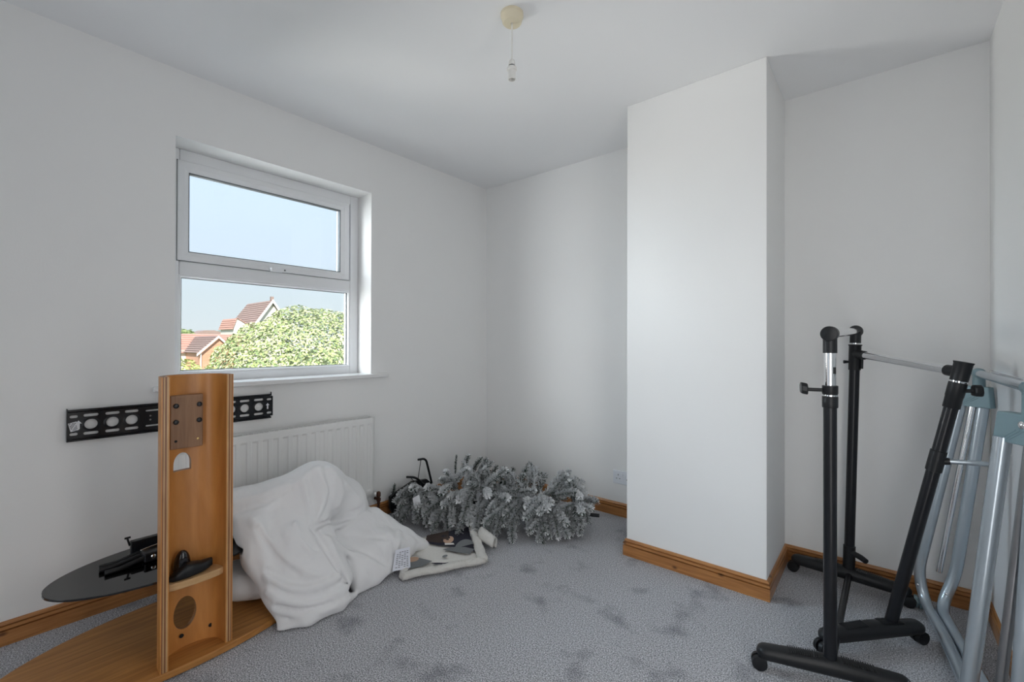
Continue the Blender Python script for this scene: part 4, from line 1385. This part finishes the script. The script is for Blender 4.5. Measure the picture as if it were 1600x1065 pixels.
def foot(c, d, half, zlo=.040, zhi=.098, wdt=.033):
    """long rounded foot with ribs and two twin castors"""
    c = V(*c); d = V(*d, 0).normalized(); s = V(-d.y, d.x, 0)
    sec = []
    N = 30
    for i in range(N + 1):
        t = -math.cos(math.pi * i / N)
        e_ = max(0.0, 1 - max(0, abs(t) - .88) / .12)
        e_ = math.sqrt(max(.02, 1 - (1 - e_) ** 2))
        wv = wdt * (1.0 - .12 * abs(t)) * e_
        h0 = (zhi - zlo) * (1 - .22 * abs(t))
        sec.append((t * half, wv, h0 * e_, h0 * (1 - e_) * .5))
    vs, fs = [], []
    K = 14
    for (p, wv, h, lift) in sec:
        for k in range(K):
            a = 2 * math.pi * k / K
            x = math.copysign(abs(math.cos(a)) ** .85, math.cos(a)) * wv
            zc = math.sin(a)
            z = zlo + lift + h * .5 + math.copysign(abs(zc) ** .8, zc) * h * .5
            vs.append(c + d * p + s * x + V(0, 0, z))
    for i in range(N):
        for k in range(K):
            fs.append((i * K + k, i * K + (k + 1) % K, (i + 1) * K + (k + 1) % K, (i + 1) * K + k))
    fs += [tuple(range(K)), tuple(range(N * K, (N + 1) * K))]
    f_ = B().add(vs, fs).build('foot', M['black_plastic'], rail, smooth=True, angle=60)
    rb = B()
    for sgn in (-1, 1):
        for i in range(14):
            p = sgn * (half * .16 + i * half * .030)
            w2 = wdt * .78
            zt = zlo + (zhi - zlo) * (1 - .22 * abs(p) / half)
            rb.obox(c + d * p + V(0, 0, zt - .0005), d * .0012, s * w2 * .75, V(0, 0, .0014))
    rb.build('grip_ribs', M['black_plastic'], f_)['kind'] = 'stuff'
    for sgn in (-1, 1):
        cc = c + d * (sgn * half * .93) - d * (sgn * .004)
        cs = B()
        cs.lathe(cc + s * .020 + V(0, 0, .0255) + d * sgn * .010, -s, [(0, .014), (.0015, .0235), (.015, .0250), (.0155, .017), (.0245, .017), (.025, .0250), (.0385, .0235), (.040, .014)], 24)
        ca = cs.build('castor', M['black_plastic'], rail, smooth=True, angle=35)
        B().tube([cc + V(0, 0, .036), cc + V(0, 0, .056)], .009, 12).build('castor_stem', M['black_plastic'], ca, smooth=True)
    return f_


BK, BK2 = M['black_steel'], M['black_plastic']
# end frame near the camera
fA, fA_t = V(2.391, -.900, .075), V(2.391, -.900, 1.164)
foot((2.391, -.900, 0), (.193, .058), .215)
B().tube([fA, V(2.391, -.9, .925)], .0190, 22).build('upright', BK, rail, smooth=True)
B().lathe((2.391, -.9, .918), (0, 0, 1), [(0, .0215), (.002, .0225), (.036, .0225), (.038, .0210), (.044, .0210), (.046, .0225), (.072, .0225), (.073, .017)], 24).build('clamp_sleeve', BK2, rail, smooth=True)
B().lathe((2.391, -.9, .9555), (0, 0, 1), [(0, .0212), (.004, .0216), (.0055, .0212)], 24).build('chrome_ring', M['chrome'], rail, smooth=True)
B().tube([(2.391, -.9, .98), (2.391, -.9, 1.11)], .0165, 22).build('telescopic_tube', M['chrome'], rail, smooth=True)
B().box((2.4035, -.915, 1.030), (2.408, -.911, 1.052)).build('height_hole', M['hole'], rail, bevel=.001)
kn = B().tube([(2.372, -.905, .975), (2.325, -.918, .975)], .0060, 10).build('clamp_screw', BK2, rail, smooth=True)
B().prism([(-.016, -.018), (.016, -.018), (.021, -.006), (.021, .010), (.010, .019), (-.010, .019), (-.021, .010), (-.021, -.006)], (2.330, -.917, .976), (.27, -.96, 0), (0, 0, 1), (-.019, -.0055, .004)).build('knob', BK2, rail, bevel=.004, seg=3)
kb = B()
kb.tube([(2.391, -.9, 1.098), (2.391, -.9, 1.150)], .0200, 22)
kb.build('corner_joint', BK2, rail, smooth=True)
tdv = (V(2.430, -.11, 1.186) - V(2.391, -.9, 1.166)).normalized()
B().lathe(V(2.391, -.9, 1.162) - tdv * .026, tdv, [(0, .019), (.002, .0235), (.005, .0248), (.045, .0242), (.060, .0215), (.062, .019)], 28).build('corner_joint', BK2, rail, smooth=True)
B().tube([V(2.391, -.9, 1.162), V(2.430, -.11, 1.186)], .0160, 22).build('hanging_bar', M['chrome'], rail, smooth=True)
# end frame at the far wall
foot((2.398, -.120, 0), (.404, -.034), .225)
gA = V(2.404, -.120, .078)
gT = V(2.430, -.115, 1.19)


def gp(z):
    t = (z - gA.z) / (gT.z - gA.z)
    return gA + (gT - gA) * t


B().tube([gA, gp(1.02)], .0200, 22).build('upright', BK, rail, smooth=True)
B().lathe(gp(1.008), gT - gA, [(0, .0225), (.002, .0235), (.110, .0235), (.114, .0265), (.117, .0265), (.118, .021)], 24).build('clamp_sleeve', BK2, rail, smooth=True)
B().lathe(gp(1.128), gT - gA, [(0, .0225), (.004, .0225)], 24).build('chrome_ring', M['chrome'], rail, smooth=True)
B().tube([gp(1.13), gp(1.185)], .0215, 22).build('corner_joint', BK2, rail, smooth=True)
B().lathe(gp(1.186) - tdv * .010, tdv, [(0, .0262), (.004, .0275), (.030, .0275), (.036, .025), (.0365, .006)], 26).build('corner_joint', BK2, rail, smooth=True)
B().tube([gp(1.045) + V(-.022, -.004, 0), gp(1.045) + V(-.040, -.012, 0)], [.005, .008], 12).build('clamp_screw', BK2, rail, smooth=True)
B().tube([gp(1.06) + V(.026, -.012, 0), gp(1.015) + V(.026, -.012, 0)], .006, 10).build('clip_pin', BK2, rail, smooth=True)
B().lathe(gp(.080), gT - gA, [(0, .027), (.006, .0265), (.008, .0235), (.115, .0235), (.117, .021)], 22).build('foot_sleeve', BK2, rail, smooth=True)
B().tube(arc_path([gp(.168) + V(.01, -.01, 0), gp(.168) + V(.040, -.022, -.004), gp(.168) + V(.062, -.045, -.010)], .02), [.014] + [.0125] * 8 + [.0115], 14).build('side_stub', BK2, rail, smooth=True)
B().tube([V(2.405, -.150, .068), V(2.392, -.870, .062)], .0125, 16).build('tie_bar', BK, rail, smooth=True)
# third, leaning upright
foot((2.494, -.575, 0), (.134, .149), .215)
lA, lT = V(2.545, -.505, .070), V(2.742, -.520, 1.066)


def lp(z):
    t = (z - lA.z) / (lT.z - lA.z)
    return lA + (lT - lA) * t


ld = (lT - lA).normalized()
B().tube([lA, lp(.94)], .0200, 22).build('upright', BK, rail, smooth=True)
B().lathe(lp(.675), ld, [(0, .021), (.001, .0235), (.075, .0235), (.076, .021)], 24).build('clamp_sleeve', BK2, rail, smooth=True)
B().tube([lp(.712), lp(.716) + V(.035, -.002, .0)], [.014, .0115], 14).build('side_stub', BK2, rail, smooth=True)
B().tube([lp(.716) + V(.03, -.002, 0), V(2.825, -.515, .724)], .0085, 14).build('tie_bar', M['grey_tube'], rail, smooth=True)
B().lathe(lp(.905), ld, [(0, .0225), (.002, .0240), (.040, .0240), (.042, .0252), (.090, .0252), (.092, .022)], 24).build('clamp_sleeve', BK2, rail, smooth=True)
B().lathe(lp(.995), ld, [(0, .0238), (.006, .0245), (.008, .0238)], 24).build('chrome_ring', M['chrome'], rail, smooth=True)
tj = B()
tj.lathe(lp(1.001), ld, [(0, .0245), (.060, .0255), (.064, .0275), (.067, .0275), (.067, .022), (.045, .021), (.045, .001)], 26)
tj.build('corner_joint', BK2, rail, smooth=True)
jb = gp(1.083)
je = lp(1.030)
jd = (je - jb).normalized()
B().tube([jb, jb + jd * .060], [.0215, .0195], 18).build('bar_socket', BK2, rail, smooth=True)
B().tube([je, je - jd * .052], [.0215, .0195], 18).build('bar_socket', BK2, rail, smooth=True)
B().tube([jb + jd * .05, je - jd * .045], .0155, 18).build('hanging_bar', M['chrome'], rail, smooth=True)
kp = lp(.965)
B().tube([kp, kp + V(.045, -.012, .004)], .0065, 10).build('clamp_screw', BK2, rail, smooth=True)
B().prism([(-.016, -.018), (.016, -.018), (.021, -.004), (.018, .014), (.006, .021), (-.012, .020), (-.021, .006)], kp + V(.040, -.014, .004), (.25, -.95, 0), (0, 0, 1), (.022, .004, .0)).build('knob', BK2, rail, bevel=.005, seg=3)
sk_ = B()
for p in (-.60, -.30, .62, .86):
    d_ = V(.134, .149, 0).normalized()
    sk_.obox(V(2.494, -.575, .0835 - .010 * abs(p)) + d_ * (.215 * p), d_ * .013, V(-d_.y, d_.x, 0) * .012, V(0, 0, .0018))
sk_.build('foot_socket', M['hole'], rail, bevel=.002)

# ------------------------------------------------------------------ grey folding airer frame
air = tag(empty('folding_airer', (2.72, -0.45, 0.0)), 'grey tubular folding airer with grey green plastic heads beside the right wall', 'airer')
GT, TP = M['grey_tube'], M['teal_plastic']


def head(p, d, wtop, wbot, hgt, th):
    """trapezoid plastic head: p = middle of lower edge, d = direction of its width"""
    p = V(*p); d = V(*d, 0).normalized(); nrm = V(d.y, -d.x, 0)
    poly = [(-wbot / 2, 0), (wbot / 2, 0), (wtop / 2 + (wbot - wtop) * .28, hgt), (-wtop / 2 + (wbot - wtop) * .12, hgt)]
    o = B().prism(poly, p + nrm * (-th / 2), d, (0, 0, 1), nrm * th).build('head_bracket', TP, air, bevel=.004, seg=3)
    f0 = p + nrm * (th / 2)
    for k in range(3):
        x0 = -wbot * .10 + k * wbot * .09
        B().obox(f0 + d * x0 + V(0, 0, hgt * .30), d * (wbot * .16) + V(0, 0, hgt * .17), nrm * .0016, (V(0, 0, 1) * .0022)).build('moulded_rib', TP, o, bevel=.0008)
    B().lathe(f0 + d * (wbot * .20) + V(0, 0, hgt * .66), nrm, [(0, .0105), (.002, .0105), (.005, .007), (.0065, .002)], 18).build('screw_head', M['chrome'], o, smooth=True)
    return o


R_ = .0195
# far end frame
hd1 = head((2.796, -.165, .880), (.80, -.60), .110, .145, .082, .030)
B().tube(arc_path([(2.770, -.150, .895), (2.640, -.150, .165), (2.662, -.170, .050), (2.700, -.40, .046), (2.740, -.82, .046)], .07, 10), R_, 18).build('leg', GT, air, smooth=True)
B().tube(arc_path([(2.832, -.165, .895), (2.752, -.165, .190), (2.705, -.190, .055), (2.745, -.45, .046), (2.800, -.86, .046)], .07, 10), R_, 18).build('leg', GT, air, smooth=True)
B().tube([(2.802, -.165, .890), (2.704, -.165, .190)], .0100, 16).build('telescopic_tube', M['chrome'], air, smooth=True)
for (x, yy) in ((2.643, -.120), (2.712, -.160)):
    B().lathe((x - .016, yy, .026), (1, 0, 0), [(0, .012), (.001, .024), (.013, .025), (.0135, .016), (.019, .016), (.0195, .025), (.032, .024), (.033, .012)], 20).build('castor', TP, air, smooth=True, angle=35)
for (x, yy, zz) in ((2.640, -.172, .118), (2.722, -.195, .118)):
    B().lathe((x, yy, zz), (-.2, -1, .1), [(0, .006), (.003, .005), (.004, .002)], 12).build('rivet', M['chrome'], air, smooth=True)
# near end frame
hd2 = head((2.820, -.845, .850), (.55, -.83), .100, .125, .086, .036)
B().tube([(2.792, -.815, .862), (2.714, -.815, .040)], .0205, 20).build('leg', GT, air, smooth=True)
B().tube([(2.838, -.855, .862), (2.770, -.855, .040)], .0125, 16).build('telescopic_tube', mat('dull_steel', (.30, .30, .31), .3, .9, noise=.1), air, smooth=True)
B().tube([(2.840, -.890, .862), (2.800, -.900, .040)], .0150, 20).build('leg', GT, air, smooth=True)
# top bar with elbows
B().lathe((2.820, -.160, .955), (0, 0, 1), [(0, .0195), (.040, .0185), (.060, .0185)], 20).build('elbow', TP, air, smooth=True)
B().lathe((2.820, -.135, 1.012), (0.02, -1, 0), [(0, .015), (.002, .0205), (.030, .0205), (.045, .018)], 20).build('elbow', TP, air, smooth=True)
B().tube([(2.820, -.160, 1.012), (2.838, -.870, 1.008)], .0145, 18).build('top_bar', M['grey_tube'], air, smooth=True)
B().lathe((2.838, -.870, .925), (0, 0, 1), [(0, .0200), (.060, .0190), (.100, .0190)], 20).build('elbow', TP, air, smooth=True)
B().lathe((2.838, -.900, 1.008), (-0.02, 1, 0), [(0, .015), (.002, .0205), (.050, .0205), (.070, .017)], 20).build('elbow', TP, air, smooth=True)

# ------------------------------------------------------------------ white board against the right wall
bd = tag(empty('white_board', (2.86, -.35, .087)), 'plain white board propped against the right wall behind the airer', 'board')
B().box((2.864, -.62, .0875), (2.8715, -.060, 1.020)).build('panel', M['white_board'], bd, bevel=.001)
B().box((2.862, -.078, .0875), (2.8715, -.058, 1.022)).build('edge_strip', M['board_edge'], bd, bevel=.001)

# ------------------------------------------------------------------ outdoors
struct(B().box((-260, -120, -3.2), (-0.35, 160, -3.0)).build('ground', mat('ground_outside', (.20, .24, .12), .95, noise=.3, nscale=.6)), 'ground outside', 'ground')


def foliage(name, c, rad, nleaf, size, seed, pal, lump):
    r_ = random.Random(seed)
    c = V(*c)
    vs, fs, cols = [], [], []
    ph = [(r_.uniform(0, 6.3), r_.uniform(0, 6.3), r_.uniform(0, 6.3)) for _ in range(4)]
    for i in range(nleaf):
        z = r_.uniform(-.7, 1)
        a = r_.uniform(0, 2 * math.pi)
        q = math.sqrt(1 - z * z)
        d = V(q * math.cos(a), q * math.sin(a), z)
        k = 1 + lump * (math.sin(7 * d.x + ph[0][0]) * math.sin(8 * d.y + ph[0][1]) + math.sin(13 * d.y + ph[1][0]) * math.sin(12 * d.z + ph[1][1]) * .7 + .5 * math.sin(23 * d.y + ph[2][0]) * math.sin(21 * d.z + ph[2][1]))
        k *= 1 - r_.random() ** 2 * .13
        p = c + V(d.x * rad[0], d.y * rad[1], d.z * rad[2]) * k
        n_ = (d + V(r_.uniform(-1, 1), r_.uniform(-1, 1), r_.uniform(-.3, 1)) * .7).normalized()
        u = n_.cross(V(r_.uniform(-1, 1), r_.uniform(-1, 1), r_.uniform(-1, 1))).normalized()
        w = n_.cross(u)
        s = size * r_.uniform(.6, 1.2)
        b0 = len(vs)
        vs += [p - u * s, p + w * s * .42 + n_ * s * .1, p + u * s, p - w * s * .42 + n_ * s * .1]
        fs.append((b0, b0 + 1, b0 + 2, b0 + 3))
        col = r_.choice(pal)
        cols += [col] * 4
    me = bpy.data.meshes.new(name)
    me.from_pydata([tuple(p) for p in vs], [], fs)
    at = me.color_attributes.new('tint', 'FLOAT_COLOR', 'POINT')
    at.data.foreach_set('color', np.array([(*q, 1) for q in cols], np.float32).ravel())
    me.materials.append(M['leaves'])
    o = bpy.data.objects.new(name, me)
    COL.objects.link(o)
    o['kind'] = 'stuff'
    return o


PAL = [(.30, .37, .14), (.38, .44, .20), (.50, .52, .28), (.20, .27, .12), (.60, .60, .38)]
tr = tag(empty('garden_tree', (-9.6, 3.2, -3.0)), 'big sunlit green tree close outside the window', 'tree')
set_parent(foliage('foliage', (-9.6, 3.35, -.35), (2.3, 2.75, 2.42), 42000, .055, 3, PAL, .035), tr)
B().tube([(-9.6, 3.35, -3.0), (-9.6, 3.3, -1.6), (-9.5, 3.4, .2)], [.22, .18, .09], 12).build('trunk', M['bark'], tr, smooth=True)
bs = tag(empty('garden_shrub', (-8.2, -.1, -3.0)), 'yellow green shrub at the lower left corner of the window view', 'shrub')
set_parent(foliage('foliage', (-8.2, -.15, -.36), (1.0, 1.0, 1.15), 2600, .075, 5, [(.45, .48, .16), (.52, .52, .20), (.36, .42, .14)], .06), bs)
B().tube([(-8.2, -.15, -3.0), (-8.2, -.12, -.5)], [.10, .05], 10).build('trunk', M['bark'], bs, smooth=True)

M['brick'] = brick_mat('red_brick', (.52, .24, .15), (.58, .29, .19), (.60, .48, .40), 4.0)
M['tile_red'] = mat('roof_tile_red', (.48, .27, .22), .9, noise=.12, nscale=3)
M['tile_brown'] = mat('roof_tile_brown', (.28, .20, .18), .9, noise=.12, nscale=3)
M['render'] = mat('pale_render', (.70, .66, .60), .9, noise=.05)
M['barge'] = mat('white_bargeboard', (.82, .80, .78), .6)


def roof_slope(e0, e1, r0, r1, courses, mt, parent, name='roof_slope'):
    """stepped courses from the eave e0-e1 up to the ridge r0-r1"""
    e0, e1, r0, r1 = map(lambda p: V(*p), (e0, e1, r0, r1))
    nrm = (e1 - e0).cross(r0 - e0).normalized()
    if nrm.z < 0:
        nrm = -nrm
    bb = B()
    for i in range(courses):
        t0, t1 = i / courses, (i + 1.12) / courses
        t1 = min(t1, 1)
        a, b_, c_, d_ = e0.lerp(r0, t0), e1.lerp(r1, t0), e1.lerp(r1, t1), e0.lerp(r0, t1)
        h0 = nrm * .09
        bb.add([a, b_, c_, d_, a + h0, b_ + h0, c_ + nrm * .01, d_ + nrm * .01], [(0, 3, 2, 1), (4, 5, 6, 7), (0, 1, 5, 4), (1, 2, 6, 5), (2, 3, 7, 6), (3, 0, 4, 7)])
    return bb.build(name, mt, parent)


h1 = tag(empty('brick_house', (-47, 11.3, -3.0)), 'low red brick house with a white edged gable facing the window', 'house')
B().box((-53, 8.3, -3.0), (-47.5, 16.0, .35)).build('wall', M['render'], h1)
g1 = [(9.95, -3.0), (12.75, -3.0), (12.75, .35), (11.35, 1.62), (9.95, .35)]
B().prism(g1, (-43.6, 0, 0), (0, 1, 0), (0, 0, 1), (-4.5, 0, 0)).build('gable_wall', M['brick'], h1)
roof_slope((-43.4, 9.75, .16), (-48.5, 9.75, .16), (-43.4, 11.35, 1.70), (-50.2, 11.35, 1.70), 9, M['tile_brown'], h1)
roof_slope((-43.4, 12.95, .16), (-48.5, 12.95, .16), (-43.4, 11.35, 1.70), (-50.2, 11.35, 1.70), 9, M['tile_brown'], h1)
roof_slope((-47.2, 9.1, .10), (-47.2, 16.3, .10), (-50.2, 8.9 + .75, 1.95), (-50.2, 16.0, 1.95), 9, M['tile_red'], h1)
roof_slope((-53.3, 8.1, .10), (-53.3, 16.3, .10), (-50.2, 8.9 + .75, 1.95), (-50.2, 16.0, 1.95), 9, M['tile_red'], h1)
bg = B()
for s in (-1, 1):
    e_, a_ = V(-43.35, 11.35 + s * 1.66, .10), V(-43.35, 11.35, 1.72)
    dd = (a_ - e_)
    up = V(0, 0, -.20)
    bg.add([e_, a_, a_ + up, e_ + up, e_ + V(.06, 0, 0), a_ + V(.06, 0, 0), a_ + up + V(.06, 0, 0), e_ + up + V(.06, 0, 0)], [(0, 1, 2, 3), (4, 5, 6, 7), (0, 1, 5, 4), (1, 2, 6, 5), (2, 3, 7, 6), (3, 0, 4, 7)])
bg.build('bargeboard', M['barge'], h1)
B().tube([(-43.5, 10.05, -3.0), (-43.5, 10.05, .15)], .05, 8).build('drainpipe', M['barge'], h1, smooth=True)

h2 = tag(empty('gabled_house', (-63, 21.5, -3.0)), 'taller house with a steep brown tiled roof rising behind the tree', 'house')
rA, rB = V(-66.5, 22.05, 6.55), V(-60.0, 22.75, 6.75)
rd = (rB - rA).normalized()
pp = V(rd.y, -rd.x, 0).normalized()
if pp.y > 0:
    pp = -pp
eL0, eL1 = rA + pp * 2.3 + V(0, 0, -3.1), rB + pp * 2.3 + V(0, 0, -3.1)
eR0, eR1 = rA - pp * 2.3 + V(0, 0, -3.1), rB - pp * 2.3 + V(0, 0, -3.1)
roof_slope(eL0, eL1, rA, rB, 10, M['tile_brown'], h2)
roof_slope(eR0, eR1, rA, rB, 10, M['tile_brown'], h2)
iw = rB - rd * .4
wq = [iw + pp * 2.1 + V(0, 0, -3.0), iw + V(0, 0, -.18), iw - pp * 2.1 + V(0, 0, -3.0), iw - pp * 2.1 + V(0, 0, -9.7), iw + pp * 2.1 + V(0, 0, -9.7)]
wl_ = rA - rB + rd * .8
vs = wq + [p + wl_ for p in wq]
B().add(vs, [(0, 1, 2, 3, 4), (9, 8, 7, 6, 5)] + [(i, (i + 1) % 5, 5 + (i + 1) % 5, 5 + i) for i in range(5)]).build('wall', M['render'], h2)
bg = B()
for s in (-1, 1):
    e_, a_ = rB + pp * (2.35 * s) + V(0, 0, -3.2), rB + V(0, 0, .1)
    up = V(0, 0, -.42)
    q = [e_, a_, a_ + up, e_ + up]
    bg.add(q + [p + rd * .12 for p in q], [(0, 1, 2, 3), (4, 5, 6, 7), (0, 1, 5, 4), (1, 2, 6, 5), (2, 3, 7, 6), (3, 0, 4, 7)])
bg.build('bargeboard', M['barge'], h2)
B().obox(rB + V(-.3, 0, .22), (.22, 0, 0), (0, .16, 0), (0, 0, .26)).build('ridge_cap', M['tile_brown'], h2)
# lower wing on the left
w0 = V(-60.0, 18.95, 2.9)
roof_slope(w0 + V(0, -.95, -.15), w0 + V(-5, -.95, -.15), w0 + V(0, -.45, 1.25), w0 + V(-5, -.45, 1.25), 5, M['tile_red'], h2, 'wing_roof')
roof_slope(w0 + V(0, 1.8, -.15), w0 + V(-5, 1.8, -.15), w0 + V(0, -.45, 1.25), w0 + V(-5, -.45, 1.25), 5, M['tile_red'], h2, 'wing_roof')
B().prism([(-.8, -5.9), (1.6, -5.9), (1.6, -.1), (-.45, 1.18), (-.8, 0)], w0 + V(-.15, 0, 0), (0, 1, 0), (0, 0, 1), (-4.6, 0, 0)).build('wing_wall', M['render'], h2)

h3 = tag(empty('distant_house', (-110, 33, -3.0)), 'small distant grey and brown rooftop on the skyline', 'house')
B().prism([(-3.6, -3), (3.6, -3), (3.6, 2.4), (2.0, 3.35), (.6, 3.75), (-1.2, 3.70), (-2.6, 3.1), (-3.6, 2.4)], (-110, 30.4, 0), (0, 1, 0), (0, 0, 1), (-5, 0, 0)).build('roof', M['tile_brown'], h3)
h4 = tag(empty('green_barn', (-115, 36, -3.0)), 'distant dark green roof between the two houses', 'house')
B().prism([(-4, -3), (4, -3), (4, 3.0), (0, 4.0), (-4, 3.0)], (-115, 35.3, 0), (0, 1, 0), (0, 0, 1), (-6, 0, 0)).build('roof', mat('green_roof', (.16, .22, .17), .9, noise=.1), h4)
t4 = tag(empty('distant_tree', (-100, 23, -3.0)), 'small distant tree at the left edge of the window view', 'tree')
set_parent(foliage('foliage', (-100, 23.0, 1.8), (2.2, 2.0, 1.7), 1500, .28, 9, [(.22, .30, .12), (.30, .36, .16)], .12), t4)
B().tube([(-100, 23, -3.0), (-100, 23, 1.5)], .2, 8).build('trunk', M['bark'], t4, smooth=True)
